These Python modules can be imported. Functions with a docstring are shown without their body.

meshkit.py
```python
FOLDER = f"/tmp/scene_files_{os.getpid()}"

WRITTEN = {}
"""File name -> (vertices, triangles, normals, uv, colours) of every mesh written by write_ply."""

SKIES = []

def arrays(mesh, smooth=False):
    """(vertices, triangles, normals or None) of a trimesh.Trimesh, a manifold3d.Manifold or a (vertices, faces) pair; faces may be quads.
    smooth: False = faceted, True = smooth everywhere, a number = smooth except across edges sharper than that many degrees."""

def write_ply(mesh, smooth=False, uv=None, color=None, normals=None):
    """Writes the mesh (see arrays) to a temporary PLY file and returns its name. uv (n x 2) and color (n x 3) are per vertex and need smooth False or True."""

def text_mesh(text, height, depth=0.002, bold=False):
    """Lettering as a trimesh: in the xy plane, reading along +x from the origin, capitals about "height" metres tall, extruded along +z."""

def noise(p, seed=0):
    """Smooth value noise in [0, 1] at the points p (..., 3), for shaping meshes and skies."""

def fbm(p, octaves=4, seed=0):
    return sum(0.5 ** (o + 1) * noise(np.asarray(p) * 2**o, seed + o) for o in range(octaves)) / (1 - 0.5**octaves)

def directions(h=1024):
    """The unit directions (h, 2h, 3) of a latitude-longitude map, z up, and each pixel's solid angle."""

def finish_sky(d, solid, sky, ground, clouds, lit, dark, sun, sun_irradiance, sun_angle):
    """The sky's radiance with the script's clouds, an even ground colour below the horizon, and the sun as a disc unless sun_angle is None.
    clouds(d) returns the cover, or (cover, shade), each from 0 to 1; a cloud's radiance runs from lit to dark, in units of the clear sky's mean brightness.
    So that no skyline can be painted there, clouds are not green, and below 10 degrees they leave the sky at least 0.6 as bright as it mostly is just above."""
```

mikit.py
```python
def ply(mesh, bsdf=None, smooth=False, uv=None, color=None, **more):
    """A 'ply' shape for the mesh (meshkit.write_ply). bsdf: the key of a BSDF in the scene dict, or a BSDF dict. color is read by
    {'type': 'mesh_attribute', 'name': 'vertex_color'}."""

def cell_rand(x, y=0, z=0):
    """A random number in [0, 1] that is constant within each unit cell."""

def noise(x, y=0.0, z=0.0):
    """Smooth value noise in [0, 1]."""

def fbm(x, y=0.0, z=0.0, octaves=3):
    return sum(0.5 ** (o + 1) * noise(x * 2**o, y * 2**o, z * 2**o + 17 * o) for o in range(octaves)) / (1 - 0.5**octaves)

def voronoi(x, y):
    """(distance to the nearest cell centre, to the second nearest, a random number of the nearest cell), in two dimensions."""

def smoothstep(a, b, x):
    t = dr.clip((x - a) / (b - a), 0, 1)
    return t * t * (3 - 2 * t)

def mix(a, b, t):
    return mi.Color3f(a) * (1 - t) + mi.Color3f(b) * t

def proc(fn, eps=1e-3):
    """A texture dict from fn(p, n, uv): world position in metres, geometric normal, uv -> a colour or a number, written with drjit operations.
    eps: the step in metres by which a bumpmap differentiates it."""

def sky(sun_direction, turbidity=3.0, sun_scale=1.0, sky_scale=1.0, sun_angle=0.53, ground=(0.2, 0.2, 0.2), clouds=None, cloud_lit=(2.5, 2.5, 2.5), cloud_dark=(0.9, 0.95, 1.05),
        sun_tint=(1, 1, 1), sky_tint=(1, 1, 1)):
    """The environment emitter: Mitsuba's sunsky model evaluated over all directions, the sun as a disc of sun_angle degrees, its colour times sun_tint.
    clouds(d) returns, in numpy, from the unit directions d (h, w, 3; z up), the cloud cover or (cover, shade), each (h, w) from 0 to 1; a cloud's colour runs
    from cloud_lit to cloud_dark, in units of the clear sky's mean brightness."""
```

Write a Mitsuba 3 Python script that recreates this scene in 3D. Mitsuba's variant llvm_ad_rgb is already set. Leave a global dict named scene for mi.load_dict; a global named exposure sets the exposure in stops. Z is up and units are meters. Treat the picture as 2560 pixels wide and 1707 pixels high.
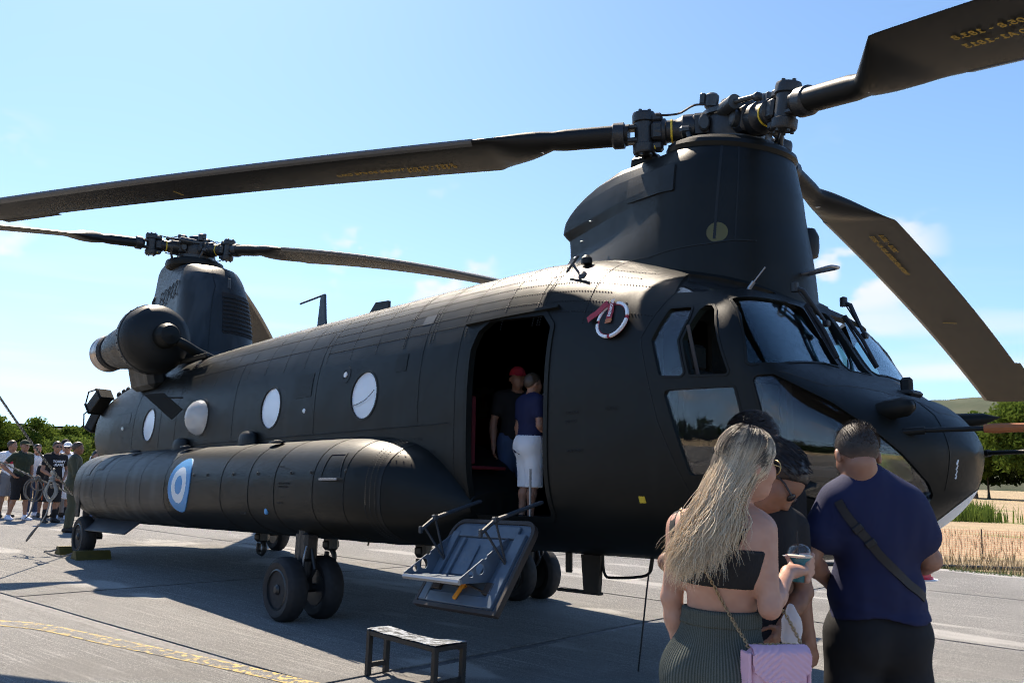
import math
import numpy as np, trimesh, manifold3d as m3
import drjit as dr
import mitsuba as mi
import mikit, meshkit
from mikit import proc, noise, fbm, voronoi, smoothstep, mix, cell_rand
from shapely.geometry import Polygon, LineString, Point, box as sbox
from scipy.interpolate import PchipInterpolator
from scipy.spatial import cKDTree

T = mi.ScalarTransform4f
PI = math.pi
scene, labels = {}, {}

# ------------------------------------------------------------------ camera
CAM = np.array([4.3531, -6.4099, 1.5810])
_yaw, _pit, _rol, _f = 0.84408, 0.14416, 0.0365, 2240.84
_fw = np.array([-math.sin(_yaw) * math.cos(_pit), math.cos(_yaw) * math.cos(_pit), math.sin(_pit)])
_r0 = np.array([math.cos(_yaw), math.sin(_yaw), 0.0])
_u0 = np.cross(_r0, _fw)
_up = -_r0 * math.sin(_rol) + _u0 * math.cos(_rol)
scene['camera'] = {'type': 'perspective', 'fov_axis': 'x', 'fov': math.degrees(2 * math.atan(1280 / _f)),
                   'to_world': T().look_at(origin=CAM.tolist(), target=(CAM + _fw).tolist(), up=_up.tolist()),
                   'near_clip': 0.05, 'far_clip': 6000.0}

# ------------------------------------------------------------------ light: sun behind the aircraft, hazy late-summer sky
SUN_AZ, SUN_EL = math.radians(163.0), math.radians(52.0)
SUN = np.array([math.cos(SUN_AZ) * math.cos(SUN_EL), math.sin(SUN_AZ) * math.cos(SUN_EL), math.sin(SUN_EL)])


def clouds(d):
    az = np.degrees(np.arctan2(d[..., 1], d[..., 0]))
    el = np.degrees(np.arcsin(np.clip(d[..., 2], -1, 1)))
    q = np.stack([az / 5.0, el / 2.6, az * 0], -1)
    n = meshkit.fbm(q * 1.6, 5, 3)
    # small fair-weather puffs low over the horizon all round
    band = np.exp(-((el - 12.5) / 4.5) ** 2)
    sel = meshkit.noise(np.stack([az / 9.0, el / 7.0, az * 0], -1), 11)
    puffs = np.clip((n - 0.56) * 9, 0, 1) * band * np.clip((sel - 0.52) * 6, 0, 1)
    # thin streaks near the horizon
    s = meshkit.fbm(np.stack([az / 16.0, el / 1.3, az * 0 + 4], -1), 4, 8)
    streak = np.clip((s - 0.5) * 3.2, 0, 1) * np.exp(-((el - 6.0) / 5.0) ** 2) * 0.75
    c = np.clip(puffs * 0.9 + streak, 0, 0.92)
    return c, np.zeros_like(c)


scene['sky'] = mikit.sky(SUN, turbidity=3.0, sun_scale=1.6, sky_scale=1.25, sky_tint=(.93, 1.04, 1.12), sun_tint=(.96, 1.0, 1.06), ground=(0.16, 0.15, 0.13), clouds=clouds, cloud_lit=(1.9, 1.9, 1.9))
exposure = 2.15

# ------------------------------------------------------------------ helpers
rng = np.random.default_rng(7)


def numbered(base):
    if base not in _used:
        _used[base] = 0
        return base
    while True:
        _used[base] += 1
        k = f"{base}_{_used[base]:03d}"
        if k not in _used:
            _used[k] = 0
            return k


_used = {}


def tag(key, label=None, cat=None, group=None, kind=None):
    d = labels.setdefault(key, {})
    for k, v in (('label', label), ('category', cat), ('group', group), ('kind', kind)):
        if v:
            d[k] = v
    return key


def thing(base, label, cat, group=None):
    return tag(numbered(base), label, cat, group)


def add(name, mesh, bsdf, parent=None, smooth=30, label=None, cat=None, group=None, kind=None, xf=None, color=None):
    key = numbered(parent + '__' + name if parent else name)
    if xf is not None:
        mesh = moved(mesh, xf)
    scene[key] = mikit.ply(mesh, bsdf, smooth=smooth, color=color)
    if label or cat or group or kind:
        tag(key, label, cat, group, kind)
    return key


def moved(mesh, M):
    v, f, _ = meshkit.arrays(mesh)
    v = v @ np.asarray(M)[:3, :3].T + np.asarray(M)[:3, 3]
    if np.linalg.det(np.asarray(M)[:3, :3]) < 0:
        f = f[:, ::-1]
    return trimesh.Trimesh(v, f, process=False)


def cat(*ms):
    vs, fs, n = [], [], 0
    for m in ms:
        v, f, _ = meshkit.arrays(m)
        vs.append(v); fs.append(f + n); n += len(v)
    return trimesh.Trimesh(np.vstack(vs), np.vstack(fs), process=False)


def rot(axis, deg):
    a = math.radians(deg); axis = np.asarray(axis, float); axis = axis / np.linalg.norm(axis)
    K = np.array([[0, -axis[2], axis[1]], [axis[2], 0, -axis[0]], [-axis[1], axis[0], 0]])
    M = np.eye(4); M[:3, :3] = np.eye(3) + math.sin(a) * K + (1 - math.cos(a)) * K @ K
    return M


def tr(x, y=None, z=None):
    M = np.eye(4); M[:3, 3] = x if y is None else (x, y, z)
    return M


def frame(origin, x, y):
    """columns x, y (made square), x cross y at origin"""
    x = np.asarray(x, float); x = x / np.linalg.norm(x)
    y = np.asarray(y, float); y = y - x * (x @ y); y /= np.linalg.norm(y)
    M = np.eye(4); M[:3, 0], M[:3, 1], M[:3, 2], M[:3, 3] = x, y, np.cross(x, y), origin
    return M


def rbox(sx, sy, sz, ch=0.004, c=(0, 0, 0)):
    """chamfered box, full sizes"""
    ch = min(ch, sx * .45, sy * .45, sz * .45)
    h = np.array([sx, sy, sz]) / 2
    pts = []
    for s in np.ndindex(2, 2, 2):
        s = np.array(s) * 2 - 1
        for k in range(3):
            q = h - ch; q = q.copy(); q[k] = h[k]
            pts.append(s * q)
    m = m3.Manifold.hull_points(np.array(pts))
    return m.translate(tuple(map(float, c)))


def cyl(r, h, n=20, r2=None, c=(0, 0, 0)):
    return m3.Manifold.cylinder(float(h), float(r), float(r if r2 is None else r2), n, True).translate(tuple(map(float, c)))


def cyl_between(a, b, r, n=14, r2=None):
    a, b = np.asarray(a, float), np.asarray(b, float)
    z = b - a; L = np.linalg.norm(z); z = z / L
    x = np.cross(z, [0, 0, 1] if abs(z[2]) < .9 else [1, 0, 0]); x /= np.linalg.norm(x)
    M = np.eye(4); M[:3, 0], M[:3, 1], M[:3, 2], M[:3, 3] = x, np.cross(z, x), z, (a + b) / 2
    return moved(cyl(r, L, n, r2), M)


def tube(pts, radii, sides=8, caps=True):
    p = np.asarray(pts, float); n = len(p)
    r = np.broadcast_to(np.asarray(radii, float), (n,))
    t = np.gradient(p, axis=0); t /= np.linalg.norm(t, axis=1, keepdims=True) + 1e-12
    ref = np.array([0, 0, 1.0]) if abs(t[0, 2]) < .9 else np.array([1.0, 0, 0])
    a = np.cross(t[0], ref); a /= np.linalg.norm(a)
    A = [a]
    for i in range(1, n):
        a = A[-1] - t[i] * (A[-1] @ t[i]); A.append(a / (np.linalg.norm(a) + 1e-12))
    A = np.array(A); B = np.cross(t, A); ang = np.arange(sides) * 2 * PI / sides
    v = (p[:, None] + r[:, None, None] * (np.cos(ang)[None, :, None] * A[:, None] + np.sin(ang)[None, :, None] * B[:, None])).reshape(-1, 3)
    i, j = np.meshgrid(np.arange(n - 1), np.arange(sides), indexing='ij'); j2 = (j + 1) % sides
    f = np.vstack([np.stack([i * sides + j, i * sides + j2, (i + 1) * sides + j2], -1).reshape(-1, 3), np.stack([i * sides + j, (i + 1) * sides + j2, (i + 1) * sides + j], -1).reshape(-1, 3)])
    if caps:
        v = np.vstack([v, p[:1], p[-1:]]); k = np.arange(sides); k2 = (k + 1) % sides
        f = np.vstack([f, np.stack([k2, k, k * 0 + n * sides], 1), np.stack([(n - 1) * sides + k, (n - 1) * sides + k2, k * 0 + n * sides + 1], 1)])
    return trimesh.Trimesh(v, f, process=False)


def spline(pts, n):
    p = np.asarray(pts, float); s = np.r_[0, np.cumsum(np.linalg.norm(np.diff(p, axis=0), axis=1))]
    return PchipInterpolator(s, p)(np.linspace(0, s[-1], n))


def lathe(profile, n=32):
    """profile: (r, z) list from bottom to top, closed onto the axis at both ends; axis z"""
    pr = np.asarray(profile, float); ang = np.arange(n) * 2 * PI / n
    v = np.stack([pr[:, None, 0] * np.cos(ang), pr[:, None, 0] * np.sin(ang), np.broadcast_to(pr[:, None, 1], (len(pr), n))], -1).reshape(-1, 3)
    return grid_solid(v, len(pr), n)


def grid_solid(v, rows, n):
    """closed solid from rows rings of n points, capped by fans"""
    i, j = np.meshgrid(np.arange(rows - 1), np.arange(n), indexing='ij'); j2 = (j + 1) % n
    f = np.vstack([np.stack([i * n + j, i * n + j2, (i + 1) * n + j2], -1).reshape(-1, 3), np.stack([i * n + j, (i + 1) * n + j2, (i + 1) * n + j], -1).reshape(-1, 3)])
    k = np.arange(n); k2 = (k + 1) % n; N = rows * n
    v = np.vstack([v, v[:n].mean(0), v[-n:].mean(0)])
    f = np.vstack([f, np.stack([k2, k, k * 0 + N], 1), np.stack([(rows - 1) * n + k, (rows - 1) * n + k2, k * 0 + N + 1], 1)])
    m = trimesh.Trimesh(v, f, process=False)
    if m.volume < 0:
        m = trimesh.Trimesh(v, f[:, ::-1], process=False)
    return m


def mani(mesh):
    if isinstance(mesh, m3.Manifold):
        return mesh
    v, f, _ = meshkit.arrays(mesh)
    tm = trimesh.Trimesh(v, f, process=True)
    return m3.Manifold(m3.Mesh(np.asarray(tm.vertices, np.float32), np.asarray(tm.faces, np.uint32)))


def prism3(pts, d, back=.3, fwd=.3, grow=0.0, rnd=0.0):
    """solid swept along d from a 3-D outline (projected on the plane across d); grow/rnd: offset / rounded corners in metres"""
    p = np.asarray(pts, float); d = np.asarray(d, float); d = d / np.linalg.norm(d)
    ux = np.cross([0, 0, 1.0], d) if abs(d[2]) < .9 else np.cross([1.0, 0, 0], d)
    ux /= np.linalg.norm(ux); uy = np.cross(d, ux); c = p.mean(0)
    q = np.stack([(p - c) @ ux, (p - c) @ uy], 1)
    g = Polygon(q).buffer(0)
    if rnd:
        g = g.buffer(-rnd, join_style=2).buffer(rnd, quad_segs=6)
        g = g.buffer(rnd, join_style=2).buffer(-rnd, quad_segs=6) if False else g
    if grow:
        g = g.buffer(grow, quad_segs=6)
    s = np.array(g.exterior.coords)[:-1]
    m = m3.Manifold.extrude(m3.CrossSection([s if g.exterior.is_ccw else s[::-1]]), float(back + fwd))
    M = np.eye(4); M[:3, 0], M[:3, 1], M[:3, 2], M[:3, 3] = ux, uy, d, c - d * back
    return m.transform(M[:3])


def circle3(c, r, d, n=40):
    d = np.asarray(d, float); d = d / np.linalg.norm(d)
    ux = np.cross([0, 0, 1.0], d); ux /= np.linalg.norm(ux); uy = np.cross(d, ux); a = np.arange(n) * 2 * PI / n
    return np.asarray(c) + r * (np.cos(a)[:, None] * ux + np.sin(a)[:, None] * uy)


# ------------------------------------------------------------------ aircraft frame: x forward from the front mast, z up, nose 2 degrees high
PITCH = 0.037
_c, _s = math.cos(PITCH), math.sin(PITCH)
HM = np.eye(4)
HM[:3, :3] = np.array([[_c, 0, -_s], [0, 1, 0], [_s, 0, _c]])
HM[:3, 3] = np.array([-6, 0, 0.]) - HM[:3, :3] @ np.array([-6, 0, 0.])

# main body: stations along x
_st = np.array([
    # x,     w,    zb,   zt,   zc,  nu,  nl
    [-14.00, .30, 2.30, 2.70, 2.50, 2.2, 2.2],
    [-13.80, .66, 2.12, 2.84, 2.42, 2.4, 2.4],
    [-13.40, .93, 1.92, 2.95, 2.30, 2.5, 2.6],
    [-12.80, 1.12, 1.64, 3.08, 2.16, 2.6, 2.8],
    [-12.00, 1.25, 1.30, 3.20, 2.02, 2.7, 3.0],
    [-11.00, 1.315, 0.95, 3.28, 1.94, 2.8, 3.4],
    [-10.20, 1.32, 0.74, 3.33, 1.90, 2.8, 3.6],
    [-9.00, 1.33, 0.70, 3.38, 1.90, 2.8, 3.6],
    [-6.00, 1.33, 0.70, 3.43, 1.90, 2.8, 3.6],
    [-2.60, 1.33, 0.70, 3.43, 1.90, 2.8, 3.6],
    [-1.60, 1.33, 0.70, 3.42, 1.90, 2.8, 3.6],
    [-0.80, 1.33, 0.70, 3.34, 1.90, 2.8, 3.6],
    [-0.20, 1.325, 0.70, 3.19, 1.88, 2.8, 3.5],
    [0.30, 1.31, 0.71, 3.03, 1.84, 2.8, 3.3],
    [0.52, 1.295, 0.725, 2.92, 1.81, 3.0, 3.15],
    [0.70, 1.265, 0.74, 2.80, 1.78, 3.5, 3.05],
    [0.85, 1.235, 0.76, 2.665, 1.74, 4.3, 3.0],
    [1.00, 1.195, 0.78, 2.42, 1.70, 4.6, 2.9],
    [1.16, 1.140, 0.81, 2.165, 1.66, 4.2, 2.8],
    [1.33, 1.050, 0.855, 2.09, 1.62, 3.2, 2.65],
    [1.45, 0.970, 0.90, 2.045, 1.59, 2.9, 2.55],
    [1.60, 0.87, 0.96, 1.98, 1.56, 2.6, 2.4],
    [1.80, 0.70, 1.06, 1.93, 1.54, 2.3, 2.3],
    [1.95, 0.53, 1.16, 1.84, 1.53, 2.2, 2.2],
    [2.06, 0.36, 1.26, 1.75, 1.53, 2.1, 2.1],
    [2.13, 0.20, 1.36, 1.66, 1.53, 2.0, 2.0],
    [2.16, 0.05, 1.48, 1.57, 1.53, 2.0, 2.0]])
_m = _st[:, 0] > 1.16
_st[_m, 3] -= .03 * np.clip((_st[_m, 0] - 1.2) / .5, 0, 1)
_st[_m, 0] = 1.16 + (_st[_m, 0] - 1.16) * .8     # short blunt nose
_body = PchipInterpolator(_st[:, 0], _st[:, 1:])
NB = 96


def body(off=0.0, x0=-14.0, x1=1.96, nx=150):
    """outer skin moved out by off, as a closed solid"""
    xs = np.unique(np.r_[np.linspace(x0, max(x0, -10.2), 18), np.linspace(max(x0, -10.2), min(-1.6, x1), 30), np.linspace(min(-1.6, x1), x1, 70)])
    w, zb, zt, zc, nu, nl = _body(xs).T
    a = np.arange(NB) * 2 * PI / NB
    c, s = np.cos(a), np.sin(a)
    ex = np.where(s[None] >= 0, nu[:, None], nl[:, None])
    rad = (np.abs(c[None]) ** ex + np.abs(s[None]) ** ex) ** (-1 / ex)   # radial form: even points round the corners
    y = w[:, None] * c * rad
    z = zc[:, None] + np.where(s[None] >= 0, (zt - zc)[:, None], (zc - zb)[:, None]) * s * rad
    P = np.stack([np.broadcast_to(xs[:, None], y.shape), y, z], -1)
    if off:
        # shift along the surface normal
        dx = np.gradient(P, axis=0); da = np.roll(P, -1, 1) - np.roll(P, 1, 1)
        nrm = np.cross(da, dx); nrm /= np.linalg.norm(nrm, axis=-1, keepdims=True) + 1e-12
        cen = np.stack([xs, xs * 0, zc], -1)[:, None]
        sg = np.sign(((P - cen) * nrm).sum(-1)[len(xs) // 2].mean())
        P = P + nrm * sg * off
    return grid_solid(P.reshape(-1, 3), len(xs), NB)


def capsule_ring(xf, rf, xr, rr, na=22, ns=10):
    """plan outline of a tapered capsule (front circle xf, rf; rear circle xr, rr), constant point count"""
    d = max(xf - xr, 1e-3); s = np.clip((rf - rr) / d, -.999, .999); t = math.acos(s)   # tangent angle measured from the rearward axis
    front = np.linspace(-(PI - t), PI - t, 2 * na)
    rear = np.linspace(PI - t, PI + t, 2 * na // 2)
    F = np.stack([xf + rf * np.cos(front), rf * np.sin(front)], 1)
    R = np.stack([xr + rr * np.cos(rear), rr * np.sin(rear)], 1)
    u = np.linspace(0, 1, ns + 2)[1:-1, None]
    return np.vstack([F, F[-1] * (1 - u) + R[0] * u, R, R[-1] * (1 - u) + F[0] * u])


def stack(rows, nz=40, slope=None):
    """vertical loft of capsule rings: rows of (z, xf, rf, xr, rr)"""
    rows = np.asarray(rows, float); t = np.linspace(rows[0, 0], rows[-1, 0], nz)
    t = np.unique(np.r_[t, rows[:, 0]])
    q = PchipInterpolator(rows[:, 0], rows[:, 1:])(t)
    rings = []
    for z, (xf, rf, xr, rr) in zip(t, q):
        c = capsule_ring(xf, rf, xr, rr)
        zz = z + (slope(c[:, 0], z) if slope else 0 * c[:, 0])
        rings.append(np.c_[c, zz])
    return grid_solid(np.vstack(rings), len(t), len(rings[0]))


def front_slope(x, z):
    return np.clip((z - 3.5) / .6, 0, 1) * -.13 * (np.maximum(x, -.9) - .1)


def front_pylon(off=0.0):
    o = off
    return stack([(2.55, .02, .76 + o, -2.5, .30 + o), (2.95, .02, .74 + o, -2.45, .26 + o), (3.25, .01, .72 + o, -2.2, .20 + o), (3.42, 0, .705 + o, -1.92, .14 + o),
                  (3.58, 0, .69 + o, -1.72, .10 + o), (3.72, 0, .68 + o, -1.73, .10 + o), (3.79, 0, .672 + o, -1.79, .12 + o), (3.87, 0, .66 + o, -1.74, .14 + o), (3.96, .01, .64 + o, -1.52, .20 + o),
                  (4.04, .04, .60 + o, -1.15, .28 + o), (4.09, .06, .57 + o, -.76, .34 + o), (4.115, .07, .54 + o, -.40, .40 + o), (4.125, .08, .50 + o, -.2, .42 + o)], slope=front_slope)


def aft_slope(x, z):
    return np.clip((z - 4.2) / .9, 0, 1) * np.clip(-(x + 10.2), 0, 2.2) * .17


def aft_pylon(off=0.0):
    o = off
    return stack([(2.9, -10.45, .70 + o, -13.3, .22 + o), (3.4, -10.5, .68 + o, -13.35, .18 + o), (4.0, -10.6, .65 + o, -13.35, .16 + o), (4.5, -10.7, .61 + o, -13.25, .16 + o),
                  (4.8, -10.8, .56 + o, -13.0, .18 + o), (4.95, -10.85, .50 + o, -12.8, .22 + o), (5.05, -10.9, .42 + o, -12.5, .28 + o), (5.10, -11.0, .30 + o, -12.3, .28 + o), (5.12, -11.1, .15 + o, -12.1, .15 + o)], slope=aft_slope)


def sponson(sy=-1, off=0.0):
    """side pod: D-shaped section lofted along x"""
    rows = np.array([  # x, y-out, z-top, z-bot
        [-12.45, .95, 1.62, 1.15], [-12.30, 1.32, 1.72, 1.00], [-12.0, 1.60, 1.82, .88], [-11.5, 1.78, 1.85, .78], [-11.0, 1.86, 1.85, .74], [-10.0, 1.90, 1.85, .72],
        [-3.6, 1.90, 1.82, .72], [-3.3, 1.885, 1.81, .72], [-3.0, 1.845, 1.785, .72], [-2.75, 1.78, 1.75, .725], [-2.5, 1.685, 1.69, .74], [-2.3, 1.585, 1.60, .77], [-2.1, 1.47, 1.47, .82], [-1.95, 1.37, 1.34, .90], [-1.85, 1.28, 1.24, .98]])
    xs = np.unique(np.r_[np.linspace(-12.45, -10.6, 20), np.linspace(-10.6, -3.6, 20), np.linspace(-3.6, -1.85, 30)])
    yo, zt, zb = PchipInterpolator(rows[:, 0], rows[:, 1:])(xs).T
    a = np.linspace(-PI / 2, PI / 2, 41); c, s = np.cos(a), np.sin(a)
    n = 2.7; rad = (np.abs(c) ** n + np.abs(s) ** n) ** (-1 / n)
    yi = .9
    zm = zb + (zt - zb) * .46
    y = yi + (yo - yi)[:, None] * (c * rad) + off * c
    z = zm[:, None] + np.where(s >= 0, (zt - zm)[:, None], (zm - zb)[:, None]) * (s * rad) + off * s
    P = np.stack([np.broadcast_to(xs[:, None], y.shape), sy * y, z], -1)
    P[0, :, 0] -= off; P[-1, :, 0] += off
    inner = np.stack([np.broadcast_to(xs[:, None], (len(xs), 2)), np.broadcast_to([[sy * .6, sy * .6]], (len(xs), 2)), np.stack([zt, zb], 1) * [1, 1] + np.array([[off, -off]])], -1)
    P = np.concatenate([P, inner], 1)
    return grid_solid(P.reshape(-1, 3), len(xs), P.shape[1])

# ------------------------------------------------------------------ materials
def P(key, color, rough=.5, metallic=0.0, spec=.5, two=True, bump=None, **kw):
    d = {'type': 'principled', 'base_color': {'type': 'rgb', 'value': list(color)} if isinstance(color, (tuple, list)) else color,
         'roughness': rough, 'metallic': metallic, **kw}
    if not metallic:
        d['specular'] = spec
    if bump:
        d = {'type': 'bumpmap', 'arbitrary': bump[0], 'scale': bump[1], 'nested': d}
    scene[key] = {'type': 'twosided', 'nested': d} if two else d
    return key


def skin_color(p, n, uv):
    a = fbm(p.x * 1.3, p.y * 1.3, p.z * 2.2, 4)
    b = fbm(p.x * 9, p.y * 9, p.z * 3.0, 3)
    streak = smoothstep(.55, .8, fbm(p.x * 6 + 3, p.y * 6, p.z * .5, 3))
    c = mix((.0045, .0052, .0046), (.0085, .0094, .0084), a)
    c = mix(c, (.014, .0145, .0135), streak * .35)
    return mix(c, (.006, .0065, .006), smoothstep(.62, .78, b) * .5)


def skin_bump(p, n, uv):
    return noise(p.x * 2.4, p.y * 3.1, p.z * 3.1) * .8 + .2 * noise(p.x * 7, p.y * 7, p.z * 7)


def aft_color(p, n, uv):
    a = fbm(p.x * 1.7, p.y * 1.7, p.z * 2.2, 4)
    streak = smoothstep(.45, .72, fbm(p.x * 5 + 3, p.y * 5, p.z * .7, 3))
    c = mix((.008, .0095, .010), (.016, .0185, .020), a)
    return mix(c, (.050, .057, .062), streak * .45)


P('skin', proc(skin_color), .42, spec=.22, bump=(proc(skin_bump, 5e-3), .012))
P('skin_aft', proc(aft_color), .48, spec=.4)
P('skin_plain', (.007, .0078, .007), .48, spec=.22)
P('panel_dark', (.007, .008, .008), .5, spec=.35)
P('blade_paint', proc(lambda p, n, uv: mix((.006, .006, .006), (.011, .011, .0105), fbm(p.x * 3, p.y * 3, p.z * 3, 3))), .5, spec=.3)
P('blade_edge', (.10, .10, .10), .4)
P('black_metal', (.014, .015, .017), .42)
P('grease_metal', (.025, .028, .030), .35)
P('steel', (.30, .31, .33), .35, metallic=.8)
P('exhaust_metal', proc(lambda p, n, uv: mix((.30, .24, .20), (.62, .56, .52), fbm(p.x * 14, p.y * 3, p.z * 3, 3))), .32, metallic=.9)
P('rubber', proc(lambda p, n, uv: mix((.008, .008, .009), (.018, .018, .020), fbm(p.x * 18, p.y * 18, p.z * 18, 3))), .75)
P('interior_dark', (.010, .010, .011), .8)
P('seat_red', (.10, .005, .010), .8)
P('yellow_paint', (.60, .42, .03), .5)
P('chock_yellow', proc(lambda p, n, uv: mix((.12, .09, .012), (.05, .04, .01), fbm(p.x * 20, p.y * 20, p.z * 20, 3))), .7)
P('stencil_yellow', (.42, .27, .04), .6)
P('stencil_black', (.008, .009, .010), .7)
P('stencil_grey', (.09, .095, .10), .7)
P('orange_handle', (.75, .28, .02), .45)
P('white_paint', (.78, .80, .82), .4)
P('roundel_blue', (.07, .25, .50), .5)
P('roundel_white', (.62, .66, .68), .5)
P('window_film', (.66, .69, .74), .22, spec=.9, clearcoat=.6, clearcoat_gloss=.95)
P('flag_red', (.32, .03, .05), .6)
P('flag_orange', (.42, .16, .08), .6)
P('door_paint', proc(lambda p, n, uv: mix((.055, .08, .115), (.105, .14, .185), fbm(p.x * 7, p.y * 7, p.z * 7, 4))), .45)
P('door_seal', (.035, .027, .024), .6)
P('antenna_grey', (.026, .033, .042), .45)
P('stain', (.075, .070, .018), .5)
P('pitot_cover', (.30, .10, .03), .6)
scene['glass'] = {'type': 'thindielectric', 'int_ior': 1.34}
scene['tinted_glass'] = {'type': 'thindielectric', 'int_ior': 1.34, 'specular_transmittance': {'type': 'rgb', 'value': [.42, .60, .62]}}
scene['bubble_glass'] = {'type': 'blendbsdf', 'weight': .45, 'a': {'type': 'thindielectric', 'int_ior': 1.5},
                         'b': {'type': 'twosided', 'nested': {'type': 'principled', 'base_color': {'type': 'rgb', 'value': [.75, .75, .74]}, 'roughness': .25, 'specular': .8}}}


def concrete_color(p, n, uv):
    c8, s8 = math.cos(math.radians(8)), math.sin(math.radians(8))
    u, v = p.x * c8 + p.y * s8, -p.x * s8 + p.y * c8
    big = fbm(u * .35, v * .35, 1.0, 4)
    brush = fbm(u * 3.0, v * 34.0, 2.0, 3)
    brush2 = fbm(u * 1.2 + 9, v * 90.0, 5.0, 2)
    speck = noise(u * 85, v * 85, 3.0)
    speck2 = noise(u * 190, v * 190, 7.0)
    c = mix((.098, .096, .093), (.155, .152, .148), big)
    c = mix(c, (.09, .085, .08), smoothstep(.50, .80, brush) * .40)
    c = mix(c, (.36, .35, .335), smoothstep(.55, .85, brush2) * .35)
    c = mix(c, (.06, .058, .055), smoothstep(.60, .86, speck) * .55)
    c = mix(c, (.36,.35,.33), smoothstep(.64, .90, speck2) * .55)
    stain = smoothstep(.60, .72, fbm(u * .8 + 20, v * .8, 9.0, 4))
    c = mix(c, (.10, .096, .09), stain * .45)
    pale = smoothstep(.62, .74, fbm(u * .55 - 7, v * 1.4, 12.0, 4))
    return mix(c, (.34,.33,.315), pale * .55)


def concrete_bump(p, n, uv):
    c8, s8 = math.cos(math.radians(8)), math.sin(math.radians(8))
    u, v = p.x * c8 + p.y * s8, -p.x * s8 + p.y * c8
    return .6 * fbm(u * 5.0, v * 60.0, 2.0, 2) + .4 * noise(u * 110, v * 110, 3.0)


P('concrete', proc(concrete_color), .85, spec=.3, bump=(proc(concrete_bump, 2e-3), .0022))
P('tar', proc(lambda p, n, uv: mix((.045, .045, .05), (.13, .13, .135), fbm(p.x * 30, p.y * 30, 1.0, 3))), .7)


def field_color(p, n, uv):
    a = fbm(p.x * .12, p.y * .12, 1.0, 4)
    b = fbm(p.x * .9, p.y * .9, 2.0, 4)
    s = noise(p.x * 7, p.y * 7, 3.0)
    c = mix((.24, .18, .115), (.34, .265, .17), b)
    c = mix(c, (.26, .19, .125), smoothstep(.45, .65, a) * .6)
    c = mix(c, (.14, .17, .06), smoothstep(.60, .75, fbm(p.x * .35 + 8, p.y * .35, 4.0, 4)) * .6)
    return mix(c, (.24, .19, .12), smoothstep(.6, .85, s) * .5)


P('field', proc(field_color), .95, spec=.1)


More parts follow.
